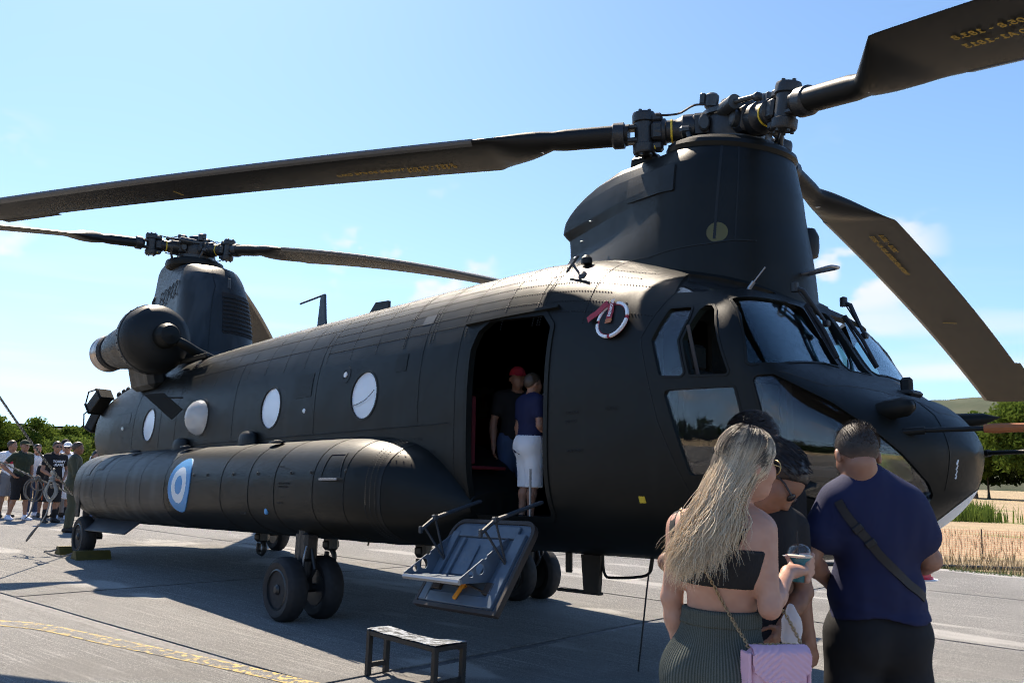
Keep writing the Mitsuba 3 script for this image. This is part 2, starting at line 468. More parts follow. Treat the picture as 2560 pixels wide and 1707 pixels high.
def paint_wear(p, n, uv):
    # remaining paint: 1 kept, 0 worn back to concrete; the middle of the double line is worn most towards the far end
    edge = dr.abs(uv.y - .5) * 2
    keep = fbm(p.x * 26, p.y * 26, 1.0, 4)
    fade = smoothstep(.2, .85, uv.x)
    thr = mix_f(.74, .43, dr.maximum(smoothstep(.55, .95, edge), fade * .95))
    return smoothstep(thr - .08, thr + .08, keep) * .95


def mix_f(a, b, t):
    return a + (b - a) * t


P('line_yellow', (.40, .28, .075), .75, two=False)
scene['worn_line'] = {'type': 'blendbsdf', 'weight': proc(paint_wear), 'a': {'type': 'principled', 'base_color': proc(concrete_color), 'roughness': .85, 'specular': .3}, 'b': {'type': 'ref', 'id': 'line_yellow'}}
P('grass_green', (.085, .13, .03), .8)
P('grass_dry', (.30, .235, .135), .9)
P('wood_post', (.10, .07, .05), .8)
P('bark', (.10, .075, .055), .9)
for k, c in (('leaf_pine', (.085, .125, .022)), ('leaf_bright', (.12, .17, .035)), ('leaf_dark', (.035, .06, .018)), ('leaf_grey', (.075, .105, .045))):
    scene[k] = {'type': 'principledthin', 'base_color': {'type': 'rgb', 'value': list(c)}, 'roughness': .7, 'diff_trans': .7}
P('hill', proc(lambda p, n, uv: mix((.035, .05, .03), (.10, .10, .07), fbm(p.x * .02, p.y * .02, p.z * .03, 4))), .95, spec=.1)
P('rope_pale', (.34, .33, .30), .85)
P('rope_dark', (.14, .13, .12), .85)
scene['net_orange'] = {'type': 'principledthin', 'base_color': {'type': 'rgb', 'value': [.60, .36, .24]}, 'roughness': .7, 'diff_trans': 1.0}
P('hose_black', (.012, .012, .013), .6)
P('bench_metal', (.008, .0075, .008), .5)
P('bench_top', proc(lambda p, n, uv: mix((.05, .055, .06), (.33, .36, .40), smoothstep(.32, .68, fbm(p.x * 28, p.y * 28, 2.0, 4)))), .38, spec=.6)

# ------------------------------------------------------------------ ground
U8 = np.array([math.cos(math.radians(8)), math.sin(math.radians(8)), 0]); V8 = np.array([-U8[1], U8[0], 0])


def uv8(u, v, z=0.0):
    return u * U8 + v * V8 + [0, 0, z]


R_ = np.r_[0, 6, 12, 25, 50, 100, 200, 400, 800, 1600, 4500]
ang = np.arange(48) * 2 * PI / 48
gv = [[0, 0, -.06]] + [[r * math.cos(a), r * math.sin(a), -.06] for r in R_[1:] for a in ang]
gf = [[0, 1 + k, 1 + (k + 1) % 48] for k in range(48)]
for q in range(len(R_) - 2):
    for k in range(48):
        a, b = 1 + q * 48 + k, 1 + q * 48 + (k + 1) % 48
        gf += [[a, a + 48, b + 48], [a, b + 48, b]]
tag(add('ground', trimesh.Trimesh(gv, gf, process=False), 'field', smooth=False), 'dry grass field around the concrete apron', kind='structure')

ul = [-29.6, -24.0, -18.45, -12.95, -7.45, -1.95, 3.55, 9.05, 14.55, 20.0, 26.0]
vl = [-33.0, -27.0, -20.9, -14.8, -8.75, -2.67, 3.50, 8.2, 12.45]
gu = {-7.45: .06, -1.95: .14, -12.95: .025}
gvw = {-2.67: .17, 3.5: .055, 8.2: .05}
tar = add('apron', cat(rbox(60, 50, .05, .001)), 'tar', smooth=False, xf=tr(uv8((ul[0] + ul[-1]) / 2, (vl[0] + vl[-1]) / 2, -.037)) @ rot([0, 0, 1], 8) @ np.diag([(ul[-1] - ul[0]) / 60, (vl[-1] - vl[0]) / 50, 1, 1]))
tag(tar, 'pale weathered concrete apron with dark joints between its slabs', kind='structure')
for i in range(len(ul) - 1):
    for j in range(len(vl) - 1):
        a0, a1 = ul[i] + gu.get(ul[i], .03) / 2, ul[i + 1] - gu.get(ul[i + 1], .03) / 2
        b0, b1 = vl[j] + gvw.get(vl[j], .03) / 2, vl[j + 1] - gvw.get(vl[j + 1], .03) / 2
        # slightly ragged edges, 12 triangles on top plus a skirt
        n = 7
        e = [(a0 + (a1 - a0) * t, b0) for t in np.linspace(0, 1, n)[:-1]] + [(a1, b0 + (b1 - b0) * t) for t in np.linspace(0, 1, n)[:-1]] + \
            [(a1 + (a0 - a1) * t, b1) for t in np.linspace(0, 1, n)[:-1]] + [(a0, b1 + (b0 - b1) * t) for t in np.linspace(0, 1, n)[:-1]]
        e = np.array(e) + rng.uniform(-.008, .008, (len(e), 2))
        top = np.array([uv8(x, y, 0) for x, y in e]); low = top - [0, 0, .03]
        N = len(e); c = np.r_[top.mean(0)]
        v = np.vstack([top, low, c[None]]); k = np.arange(N); k2 = (k + 1) % N
        f = np.vstack([np.stack([k, k2, k * 0 + 2 * N], 1), np.stack([k, k + N, k2 + N], 1), np.stack([k, k2 + N, k2], 1)])
        add('slab', trimesh.Trimesh(v, f, process=False), 'concrete', parent='apron', smooth=False)

# worn yellow guide line, a curved strip of paint
up = np.array([(-7.2, -4.75), (-5.49, -4.10), (-5.19, -3.86), (-4.25, -3.55), (-3.43, -3.31), (-2.45, -3.03), (-1.6, -2.82), (-.6, -2.58), (2.0, -2.0)])
lo = np.array([(-7.05, -4.95), (-5.19, -4.17), (-4.84, -3.95), (-3.86, -3.66), (-3.13, -3.43), (-2.21, -3.15), (-1.4, -2.95), (-.5, -2.70), (2.05, -2.12)])
n = 60; A, B = spline(np.c_[up, up[:, 0] * 0 + .004], n), spline(np.c_[lo, lo[:, 0] * 0 + .004], n)
v = np.vstack([A, B]); k = np.arange(n - 1)
f = np.vstack([np.stack([k + n, k + n + 1, k], 1), np.stack([k + n + 1, k + 1, k], 1)])
uvs = np.vstack([np.stack([np.linspace(0, 1, n), np.zeros(n)], 1), np.stack([np.linspace(0, 1, n), np.ones(n)], 1)])
scene['apron__guide_line'] = mikit.ply(trimesh.Trimesh(v, f, process=False), 'worn_line', smooth=False, uv=uvs)
tag('apron__guide_line', 'worn yellow guide line curving over the concrete')

# ------------------------------------------------------------------ helicopter
_cache = {}


def skin_of(which, off):
    k = (which, round(off, 5))
    if k not in _cache:
        _cache[k] = mani({'b': body, 'f': front_pylon, 'a': aft_pylon, 's': lambda o: sponson(-1, o), 't': lambda o: sponson(1, o)}[which](off))
    return _cache[k]


HELI = thing('helicopter', 'large dark green twin-rotor military transport helicopter parked on the concrete apron', 'helicopter')


def H(name, mesh, bsdf, sub=None, smooth=30, label=None, kind=None, xf=None):
    """a part (or sub-part of part key sub) of the helicopter, given in the aircraft frame"""
    M = HM if xf is None else HM @ xf
    return add(name, mesh, bsdf, parent=sub or HELI, smooth=smooth, label=label, kind=kind, xf=M)


mir = np.diag([1., -1, 1, 1])


def mirp(p):
    return np.asarray(p) * [1, -1, 1]


SIDE, SIDEP = (0, -1, 0), (0, 1, 0)
paneA = [[.495, -1.132, 2.585], [.318, -1.161, 2.594], [.222, -1.27, 2.355], [.313, -1.304, 2.078], [.494, -1.292, 2.062], [.519, -1.288, 2.085], [.446, -1.256, 2.33], [.500, -1.20, 2.50]]
openB = [[.568, -1.138, 2.554], [.598, -1.105, 2.586], [.646, -1.098, 2.58], [.682, -1.119, 2.539], [.853, -1.231, 2.059], [.841, -1.234, 2.048], [.565, -1.28, 2.063], [.492, -1.252, 2.324], [.51, -1.234, 2.38]]
paneC = [[.347, -1.306, 1.967], [.89, -1.225, 1.957], [.94, -1.212, 1.734], [1.035, -1.181, 1.37], [.545, -1.274, 1.36]]
paneD = [[.735, -.999, 2.629], [.785, -.88, 2.645], [.834, -.60, 2.668], [.836, -.40, 2.672], [.841, -.21, 2.672], [1.160, -.27, 2.165], [1.145, -.475, 2.177], [1.140, -.80, 2.150], [1.115, -1.018, 2.12], [.978, -1.187, 2.103]]
paneE = [[.848, -.135, 2.665], [.848, .135, 2.665], [1.185, .165, 2.15], [1.185, -.165, 2.15]]
paneG = [[.28, -1.06, 2.735], [.215, -.80, 2.945], [.40, -.735, 2.90], [.56, -.66, 2.835], [.68, -.50, 2.80], [.745, -.36, 2.77], [.765, -.56, 2.745], [.66, -.85, 2.735], [.50, -1.0, 2.72]]
paneH = [[1.008, -1.185, 2.025], [1.123, -1.102, 2.035], [1.413, -.872, 1.839], [1.654, -.712, 1.619], [1.738, -.612, 1.509], [1.797, -.464, 1.36], [1.812, -.40, 1.31], [1.80, -.32, 1.227], [1.70, -.34, 1.12], [1.45, -.66, 1.12], [1.22, -.98, 1.22], [1.12, -1.10, 1.36]]
dD = (1, -.5, .3); dE = (1, 0, .6); dG = (.12, -.55, 1.0); dH = (.75, -1, .05)
door = [[-1.86, -1.3, 1.04], [-.88, -1.3, 1.04], [-.85, -1.3, 2.60], [-.97, -1.3, 2.72], [-1.66, -1.3, 2.765], [-1.80, -1.3, 2.68], [-1.86, -1.3, 2.52]]
WINX = [-3.59, -5.664, -9.675]
BUBX, WZ, WR = -7.72, 2.23, .245

panes = [('cockpit_window', paneA, SIDE, .02), ('open_cockpit_window', openB, SIDE, .02), ('lower_door_window', paneC, SIDE, .03), ('windshield', paneD, dD, .03), ('eyebrow_window', paneG, dG, .02), ('chin_window', paneH, dH, .04)]
OUT, OUT_T, IN_T, INNER = (skin_of('b', o) for o in (.0, -.014, -.020, -.055))
thin = OUT_T - IN_T           # sheet for panes
proud = skin_of('b', .006) - OUT_T
cuts, frames, glaz = [], [], []
for nm, p, d, rnd in panes:
    for s in (0, 1):
        q, dd = (np.array(p), np.array(d, float)) if s == 0 else (mirp(p), mirp(d))
        cuts.append(prism3(q, dd, .30, .30, rnd=rnd))
        frames.append((nm, q, dd, rnd))
q = np.array(paneE); cuts.append(prism3(q, dE, .3, .3, rnd=.02)); frames.append(('centre_windshield', q, np.array(dE, float), .02))
for x in WINX + [BUBX]:
    for sy in (-1, 1):
        cuts.append(prism3(circle3((x, sy * 1.32, WZ), WR, (0, sy, 0)), (0, sy, 0), .3, .3))
cuts.append(prism3(door, SIDE, .35, .35, rnd=.04))
# fairing cut-outs are kept clear of the pylons, which are separate skins
hull = OUT - INNER
for c in cuts:
    hull = hull - c
FUS = H('fuselage', hull, 'skin', smooth=28)
for nm, q, dd, rnd in frames:
    ring = (prism3(q, dd, .14, .2, grow=.016, rnd=rnd) - prism3(q, dd, .3, .3, rnd=rnd)) ^ proud
    if nm != 'eyebrow_window':
        H('window_frame', ring, 'skin_plain', sub=FUS)
    if nm == 'open_cockpit_window' and dd[1] < 0:
        continue
    pane = prism3(q, dd, .14, .2, grow=.004, rnd=rnd) ^ thin
    H(nm, pane, 'glass' if nm not in ('windshield', 'centre_windshield') else 'tinted_glass', smooth=30, label='large curved chin window of the nose' if nm == 'chin_window' and dd[1] < 0 else None)
# the slid-back pane edge in the open cockpit window
H('sliding_pane_frame', moved(rbox(.03, .012, .44, .003), tr(.565, -1.225, 2.22) @ rot([0, 1, 0], -12)), 'door_seal')

# four round cabin windows: rings and pale covered panes
for x in WINX + [BUBX]:
    for sy in (-1, 1):
        d = (0, sy, 0); c = (x, sy * 1.32, WZ)
        ring = (prism3(circle3(c, WR + .022, d), d, .3, .3) - prism3(circle3(c, WR, d), d, .4, .4)) ^ proud
        w = H('cabin_window', ring, 'panel_dark', smooth=30)
        if x != BUBX:
            H('pane', prism3(circle3(c, WR + .003, d), d, .3, .3) ^ thin, 'window_film', sub=w)
        elif sy < 0:
            a = np.linspace(0, PI / 2, 14)
            prof = [(WR * 1.0 * math.cos(t) if t < PI / 2 - .01 else .0, .20 * math.sin(t)) for t in a]
            dome = lathe([(WR * .985, -.004)] + prof[1:-1] + [(.012, .1998)], 36)
            ds = m3.Manifold.cylinder(1, 1, 1) if False else None
            H('bubble_pane', moved(dome, frame((x, -1.325, WZ), (1, 0, 0), (0, 0, 1)) @ np.diag([1, 1, 1, 1.])), 'bubble_glass', sub=w, smooth=60, label='bulged clear bubble pane')
H('cord', tube(spline([(-3.80, -1.335, 2.13), (-3.6, -1.336, 2.16), (-3.38, -1.334, 2.27)], 14), .004, 5), 'stencil_grey')

# interior: floor, dark lining, seats, bulkheads
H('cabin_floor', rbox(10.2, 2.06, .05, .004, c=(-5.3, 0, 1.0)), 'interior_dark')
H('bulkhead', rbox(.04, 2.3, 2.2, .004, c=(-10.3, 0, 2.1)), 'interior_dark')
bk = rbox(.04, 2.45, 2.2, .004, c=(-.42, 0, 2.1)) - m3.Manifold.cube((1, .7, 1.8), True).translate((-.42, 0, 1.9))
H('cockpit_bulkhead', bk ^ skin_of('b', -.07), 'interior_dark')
for sy in (-1, 1):
    st = H('pilot_seat', cat(rbox(.48, .50, .12, .03, c=(.30, sy * .55, 1.42)), rbox(.12, .50, .80, .03, c=(.06, sy * .55, 1.82)), rbox(.10, .26, .22, .03, c=(.06, sy * .55, 2.32))), 'interior_dark')
H('instrument_panel', cat(rbox(.10, 1.9, .46, .03, c=(1.10, 0, 1.80)), rbox(.30, 1.7, .04, .01, c=(1.0, 0, 2.04))), 'interior_dark')
for k in range(5):
    H('troop_seat', cat(rbox(.55, .42, .03, .01, c=(-2.22 - k * .62, -.98, 1.46)), rbox(.55, .04, .62, .01, c=(-2.22 - k * .62, -1.17, 1.80))), 'seat_red')
for k in range(7):
    H('troop_seat', cat(rbox(.55, .42, .03, .01, c=(-1.0 - k * .62, .98, 1.46)), rbox(.55, .04, .72, .01, c=(-1.0 - k * .62, 1.17, 1.85))), 'seat_red')
H('cabin_pole', cyl_between((-1.32, -1.05, 1.03), (-1.32, -1.05, 1.44), .011), 'steel')

# door surround, hinge rail above, seams
ringd = (prism3(door, SIDE, .3, .3, grow=.045, rnd=.04) - prism3(door, SIDE, .4, .4, rnd=.04)) ^ (skin_of('b', .010) - OUT_T)
H('door_frame', ringd, 'skin_plain')
rail = prism3([[-2.0, -1.25, 2.80], [-.80, -1.22, 2.785], [-.80, -1.22, 2.755], [-2.0, -1.25, 2.77]], (0, -1, .5), .3, .3) ^ (skin_of('b', .035) - OUT_T)
H('door_rail', rail, 'skin_plain')


def seam(pts, d, w=.006, depth=.004, base=None, hi=.0035):
    """thin raised joint strip along a polyline on the skin"""
    L = LineString(np.c_[[0] * len(pts)]) if False else None
    d = np.asarray(d, float); d = d / np.linalg.norm(d); p = np.asarray(pts, float)
    ux = np.cross([0, 0, 1.0], d); ux /= np.linalg.norm(ux); uy = np.cross(d, ux); c = p.mean(0)
    q = np.stack([(p - c) @ ux, (p - c) @ uy], 1)
    g = LineString(q).buffer(w / 2, cap_style=2, join_style=2)
    s = np.array(g.exterior.coords)[:-1]
    m = m3.Manifold.extrude(m3.CrossSection([s if g.exterior.is_ccw else s[::-1]]), .6)
    M = np.eye(4); M[:3, 0], M[:3, 1], M[:3, 2], M[:3, 3] = ux, uy, d, c - d * .3
    return m.transform(M[:3]) ^ base


shell3 = skin_of('b', .003) - skin_of('b', -.006)
seams = []
for pts in ([(.30, -1.1, 2.77), (.116, -1.27, 2.381), (.2, -1.31, 2.08), (.29, -1.31, 1.75), (.60, -1.28, 1.05), (.62, -1.2, .80)], [(-2.62, -1.3, 3.05), (-2.62, -1.3, 1.85)], [(-2.05, -1.3, 2.95), (-2.05, -1.3, .9)], [(-4.6, -1.3, 3.05), (-4.6, -1.3, 1.87)], [(-8.6, -1.3, 3.0), (-8.6, -1.3, 1.87)], [(-9.2, -1.3, 3.0), (-9.2, -1.3, 1.87)], [(-6.7, -1.3, 2.9), (-6.7, -1.3, 1.9)],
            [(-11.3, -1.3, 2.48), (-10.4, -1.3, 2.48)], [(-10.35, -1.3, 3.1), (-10.35, -1.3, 1.87)]):
    seams.append(seam(pts, SIDE, base=shell3))
for pts in ([(1.618, -.192, 1.914), (1.802, -.225, 1.78), (1.91, -.282, 1.517), (1.847, -.252, 1.269)],):
    seams.append(seam(pts, (1, -1, 0), base=shell3))
H('skin_joint', cat(*seams), 'panel_dark', kind='stuff')

# hatch panels standing a little proud of the side
shell5 = skin_of('b', .005) - skin_of('b', -.004)


def hatch(x0, x1, z0, z1, bs='skin_plain', d=SIDE, y=-1.32, base=None, rnd=.012, name='access_panel'):
    p = [(x0, y, z0), (x1, y, z0), (x1, y, z1), (x0, y, z1)]
    return H(name, prism3(p, d, .3, .3, rnd=rnd) ^ (base or shell5), bs)


hatch(-3.05, -2.86, 2.42, 2.60)
hatch(-2.78, -2.60, 2.86, 2.99, 'antenna_grey', d=(0, -1, .6), y=-1.15)
hatch(-10.95, -10.55, 2.30, 2.46, 'skin_aft')
hatch(-5.1, -4.7, 2.30, 2.58, 'skin_plain')
H('filler_ring', (prism3(circle3((-4.0, -1.31, 2.485), .095, SIDE), SIDE, .3, .3) - prism3(circle3((-4.0, -1.31, 2.485), .055, SIDE), SIDE, .3, .3)) ^ shell5, 'panel_dark')
H('filler_cap', prism3(circle3((-4.0, -1.31, 2.485), .03, SIDE), SIDE, .3, .3) ^ (skin_of('b', .012) - OUT_T), 'white_paint', label='small white filler cap')
for x, z in ((-4.826, 2.144), (-10.808, 2.226)):
    H('vent_cap', moved(lathe([(.028, 0), (.028, .012), (.018, .022), (.004, .025)], 14), frame((x, -1.318, z), (1, 0, 0), (0, 0, 1))), 'white_paint')
H('yellow_marker', prism3([(.07, -1.25, 1.165), (.125, -1.25, 1.165), (.125, -1.25, 1.213), (.07, -1.25, 1.213)], SIDE, .3, .3) ^ shell5, 'yellow_paint')
# stencilled notes
for i, (x, z, w, tx) in enumerate([(-.62, 1.85, .20, 'CAUTION'), (-.62, 1.78, .26, 'NO STEP'), (-.20, 1.86, .22, 'RESCUE'), (-.62, 1.55, .2, 'JACK POINT'), (-2.55, 1.60, .2, 'GROUND HERE')]):
    t = meshkit.text_mesh(tx, .022, .0015)
    yb = -1.3335
    H('stencil', moved(t, frame((x, yb, z), (1, 0, 0), (0, 0, 1))), 'stencil_black', smooth=False)

# white cover ring with red streamer over the fuselage vent
c0 = np.array([-.165, -1.245, 2.552])
nd = np.array([0, -.94, .35]); nd /= np.linalg.norm(nd)
Fr = frame(c0 + nd * .02, (1, 0, 0), np.cross(nd, (1, 0, 0)))
vc = H('vent_cover', moved(cyl(.128, .03, 40), Fr), 'panel_dark')
for k in range(4):
    a = np.radians(np.linspace(6, 84, 14) + 90 * k + 2)
    s = Polygon(np.vstack([np.c_[np.cos(a), np.sin(a)] * .158, np.c_[np.cos(a[::-1]), np.sin(a[::-1])] * .136]))
    H('ring_segment', moved(trimesh.creation.extrude_polygon(s, .02, engine='earcut'), Fr), 'white_paint', sub=vc)
H('ring_base', moved(cyl(.152, .02, 40), Fr), 'flag_red', sub=vc)


def strip(a, b, w, n=6, sag=.01, th=.002):
    a, b = np.asarray(a, float), np.asarray(b, float); d = b - a; L = np.linalg.norm(d); d /= L
    s = np.cross(nd, d); s /= np.linalg.norm(s)
    v = []
    for t in np.linspace(0, 1, n):
        o = nd * (sag * math.sin(t * 9) * .5)
        v += [a + d * L * t - s * w / 2 + o, a + d * L * t + s * w / 2 + o]
    v = np.array(v); f = []
    for k in range(n - 1):
        f += [[2 * k, 2 * k + 1, 2 * k + 3], [2 * k, 2 * k + 3, 2 * k + 2]]
    f = np.array(f); N = len(v)
    return trimesh.Trimesh(np.vstack([v + nd * th, v - nd * th]), np.vstack([f, f[:, ::-1] + N]), process=False)


tp = c0 + nd * .045 + np.array([-.075, 0, 0]) + np.cross(nd, (1, 0, 0)) * .15
upv = np.cross(nd, (1, 0, 0)); upv = upv if upv[2] > 0 else -upv
tp = c0 + nd * .045 - np.array([.07, 0, 0]) + upv * .15
s1 = H('streamer', strip(tp + np.array([.035, 0, 0]), tp + np.array([.05, 0, 0]) - upv * .145, .06), 'flag_red', sub=vc)
H('streamer', strip(tp + np.array([.05, 0, 0]) - upv * .145 + nd * .004, tp + np.array([.052, 0, 0]) - upv * .185 + nd * .004, .062), 'flag_orange', sub=vc)
H('streamer', strip(tp + nd * .006, tp + np.array([-.185, 0, 0]) - upv * .125, .06), 'flag_red', sub=vc)
tm = meshkit.text_mesh('REMOVE', .028, .0015, bold=True)
H('streamer_lettering', moved(tm, frame(tp + nd * .012 + np.array([.066, 0, 0]) - upv * .135, upv, (-1, 0, 0))), 'white_paint', sub=vc, smooth=False)

# ------------------------------------------------------------------ pods along the sides
for sy in (-1, 1):
    SPK = H('sponson', skin_of('st'[(sy + 1) // 2], 0.0), 'skin', smooth=28)
    sh = skin_of('st'[(sy + 1) // 2], .004) - skin_of('st'[(sy + 1) // 2], -.004)
    d = (0, sy, 0)
    if sy < 0:
        rsh = skin_of('s', .010) - skin_of('s', -.006)
        c = (-6.86, -1.9, 1.30)
        circ = lambda r: prism3(circle3(c, r, (0, -1, 0), 56), (0, -1, 0), .7, .3)
        H('roundel_outer', (circ(.335) - circ(.225)) ^ rsh, 'roundel_blue', sub=SPK, label='blue outer ring of the roundel')
        H('roundel_middle', (circ(.225) - circ(.115)) ^ rsh, 'roundel_white', sub=SPK, label='white ring of the roundel')
        H('roundel_centre', circ(.115) ^ rsh, 'roundel_blue', sub=SPK, label='blue centre of the roundel')
        aft = (skin_of('st'[(sy + 1) // 2], .003) - skin_of('st'[(sy + 1) // 2], -.003)) ^ m3.Manifold.cube((5.2, 3, 3), True).translate((-9.95, -1.6, 1.3))
        aft = aft - circ(.336)
        H('aft_panel', aft, 'skin_aft', sub=SPK, smooth=28)
        sj = []
        for x, w_ in ((-2.62, .03), (-3.05, .006), (-3.55, .006), (-4.35, .006), (-4.95, .006), (-5.65, .006), (-8.2, .006), (-8.75, .006), (-9.6, .006), (-10.2, .006), (-10.9, .012), (-11.6, .008)):
            base = skin_of('st'[(sy + 1) // 2], .005 if x > -7.3 else .0055) - skin_of('st'[(sy + 1) // 2], -.003)
            sj.append(m3.Manifold.cube((w_, 4, 4), True).translate((x, 0, 1)) ^ base)
        H('pod_joint', cat(*sj), 'panel_dark', sub=SPK, kind='stuff')
        H('fuel_panel', (prism3([(-3.42, -1.9, 1.36), (-3.10, -1.9, 1.36), (-3.16, -1.9, 1.60), (-3.40, -1.9, 1.60)], SIDE, .3, .3) - prism3([(-3.405, -1.9, 1.375), (-3.12, -1.9, 1.375), (-3.172, -1.9, 1.588), (-3.39, -1.9, 1.588)], SIDE, .3, .3)) ^ (skin_of('st'[(sy + 1) // 2], .006) - skin_of('st'[(sy + 1) // 2], -.004)), 'panel_dark', sub=SPK)
        H('latch', rbox(.32, .02, .022, .004, c=(-3.26, -1.90, 1.345)), 'steel', sub=SPK)
        for x in (-6.05, -5.35, -4.75, -4.0, -3.6, -2.95, -6.45):
            H('fastener', moved(lathe([(.02, 0), (.02, .006), (.005, .012)], 10), frame((x, -1.893, 1.42), (1, 0, 0), (0, 0, 1))), 'skin_aft', sub=SPK)
        H('blue_marker', moved(lathe([(.035, 0), (.033, .02), (.006, .026)], 14), frame((-4.55, -1.855, 1.02), (1, 0, 0), (0, 0, 1))), 'roundel_blue', sub=SPK)
        for x, z in ((-10.6, 1.58), (-10.05, 1.66)):
            H('pod_hatch', prism3([(x - .16, -1.9, z - .12), (x + .12, -1.9, z - .12), (x + .16, -1.9, z + .12), (x - .12, -1.9, z + .12)], SIDE, .4, .3, rnd=.02) ^ (skin_of('st'[(sy + 1) // 2], .010) - skin_of('st'[(sy + 1) // 2], -.003)), 'skin_aft', sub=SPK)
        H('pod_slot', rbox(.16, .03, .34, .01, c=(-11.0, -1.84, .98)), 'panel_dark', sub=SPK)
        H('strake', moved(rbox(2.4, .30, .02, .006), tr(-10.2, -1.66, .70) @ rot([1, 0, 0], 38)), 'antenna_grey', sub=SPK)
        for x, z in ((-4.95, 1.77), (-7.5, 1.80), (-9.4, 1.80)):
            H('pod_vent', moved(lathe([(.09, 0), (.085, .02), (.02, .03)], 18), tr(x, -1.58, z) @ np.diag([1.5, .8, 1, 1])), 'panel_dark', sub=SPK)
        for k, x in enumerate((-6.1, -8.2)):
            H('pod_scoop', mani(moved(lathe([(.16, -.1), (.16, .02), (.14, .09), (.09, .13), (.01, .14)], 20), tr(x, -1.38, 1.83) @ np.diag([1.25, .6, 1, 1]))), 'panel_dark', sub=SPK)
        H('pod_lettering', cat(*[moved(meshkit.text_mesh(t_, .022, .0015), frame((x_, -1.901, z_), (1, 0, 0), (0, 0, 1))) for x_, z_, t_ in ((-4.25, 1.47, 'SERVICE'), (-4.25, 1.30, 'FUEL JP-8 ONLY'), (-4.25, 1.265, 'GRAVITY FILL'), (-4.25, 1.10, 'DRAIN'), (-5.1, .98, 'TIE DOWN'))]), 'stencil_black', sub=SPK, smooth=False)

# ------------------------------------------------------------------ front pylon
FP = skin_of('f', 0.0)
PYL = H('front_pylon', FP - skin_of('b', -.12), 'skin', smooth=28)
fsh = skin_of('f', .004) - skin_of('f', -.01)
fsh6 = skin_of('f', .006) - skin_of('f', -.01)
H('pylon_panel', prism3([(.0, -.66, 3.955), (-.655, -.499, 4.03), (-.664, -.491, 3.80), (.005, -.68, 3.715)], (-.25, -1, 0), .3, .3, rnd=.012) ^ (skin_of('f', .016) - skin_of('f', -.01)), 'panel_dark', sub=PYL)
H('pylon_joint', cat(seam([(.495, -.449, 4.15), (.487, -.478, 3.736), (.485, -.546, 3.21)], (.7, -1, 0), .012, base=fsh), seam([(.395, -.543, 4.1), (.36, -.591, 3.573), (.352, -.635, 3.235)], (.7, -1, 0), .022, base=fsh),
                     seam([(-1.6, -.3, 3.45), (-.9, -.5, 3.28), (-.27, -.677, 3.2), (.304, -.662, 3.2), (.485, -.545, 3.217), (.6, -.4, 3.21)], SIDE, .010, base=fsh6)), 'panel_dark', sub=PYL, kind='stuff')
H('stained_patch', prism3(circle3((.37, -.62, 3.29), .085, (.5, -1, 0), 18), (.5, -1, 0), .2, .2) ^ (skin_of('f', .0025) - skin_of('f', -.01)), 'stain', sub=PYL)
# dome cap under the rotor, tilted with the mast
capf = lathe([(.47, -.07), (.55, -.035), (.567, .0), (.555, .035), (.48, .08), (.38, .105), (.30, .11)], 56)
H('pylon_cap', moved(capf, tr(.106, 0, 4.143) @ rot([0, 1, 0], 11)), 'skin', sub=PYL, smooth=40)
H('pylon_fairing', moved(rbox(.32, .14, .16, .04), tr(-.60, -.30, 4.21) @ rot([0, 1, 0], 8)), 'skin_plain', sub=PYL)
H('pylon_lamp', moved(lathe([(.02, -.14), (.085, -.12), (.10, -.04), (.10, .06), (.07, .13), (.01, .15)], 18), tr(.45, .62, 3.42)), 'panel_dark', sub=PYL)
# towel-bar antenna on the pylon front and small fittings
hoop = spline([(.71, -.03, 2.98), (.90, -.03, 2.99), (1.0, -.02, 3.0), (1.02, .03, 3.0), (1.0, .09, 3.01), (.88, .10, 3.01), (.70, .10, 3.0)], 30)
H('hoop_antenna', tube(hoop, .014, 8), 'steel')
H('small_probe', cat(cyl_between((.66, -.62, 2.80), (.78, -.60, 2.93), .006), cyl_between((.64, -.63, 2.77), (.69, -.62, 2.83), .016)), 'steel')
H('pylon_bolt', cat(*[moved(rbox(.03, .012, .03, .004), frame((x, y, z), (1, 0, 0), (0, 0, 1))) for x, y, z in ((-1.35, -.36, 3.62), (-1.2, -.40, 3.78), (-1.5, -.30, 3.50))]), 'steel', sub=PYL)

# ------------------------------------------------------------------ aft pylon, engine
APm = skin_of('a', 0.0)
APY = H('aft_pylon', APm, 'skin_aft', smooth=28)
ash = skin_of('a', .004) - skin_of('a', -.01)
H('pylon_joint', seam([(-10.5, -.2, 5.2), (-10.219, -.174, 4.717), (-10.032, -.305, 4.021), (-9.944, -.335, 3.5)], (.8, -1, 0), .014, base=ash), 'panel_dark', sub=APY, kind='stuff')
lou = prism3([(-10.02, -.06, 4.62), (-10.15, .52, 4.60), (-9.9, .60, 3.86), (-9.8, -.10, 3.88)], (1, .25, .05), .4, .4, rnd=.02)
H('intake_screen', lou ^ (skin_of('a', .012) - skin_of('a', -.01)), 'interior_dark', sub=APY, label='black louvred intake screen')
for k in range(9):
    z = 3.92 + k * .075
    H('louvre_slat', (lou ^ m3.Manifold.cube((4, 4, .02), True).translate((-10, 0, z))) ^ (skin_of('a', .03) - skin_of('a', .005)), 'panel_dark', sub=APY)
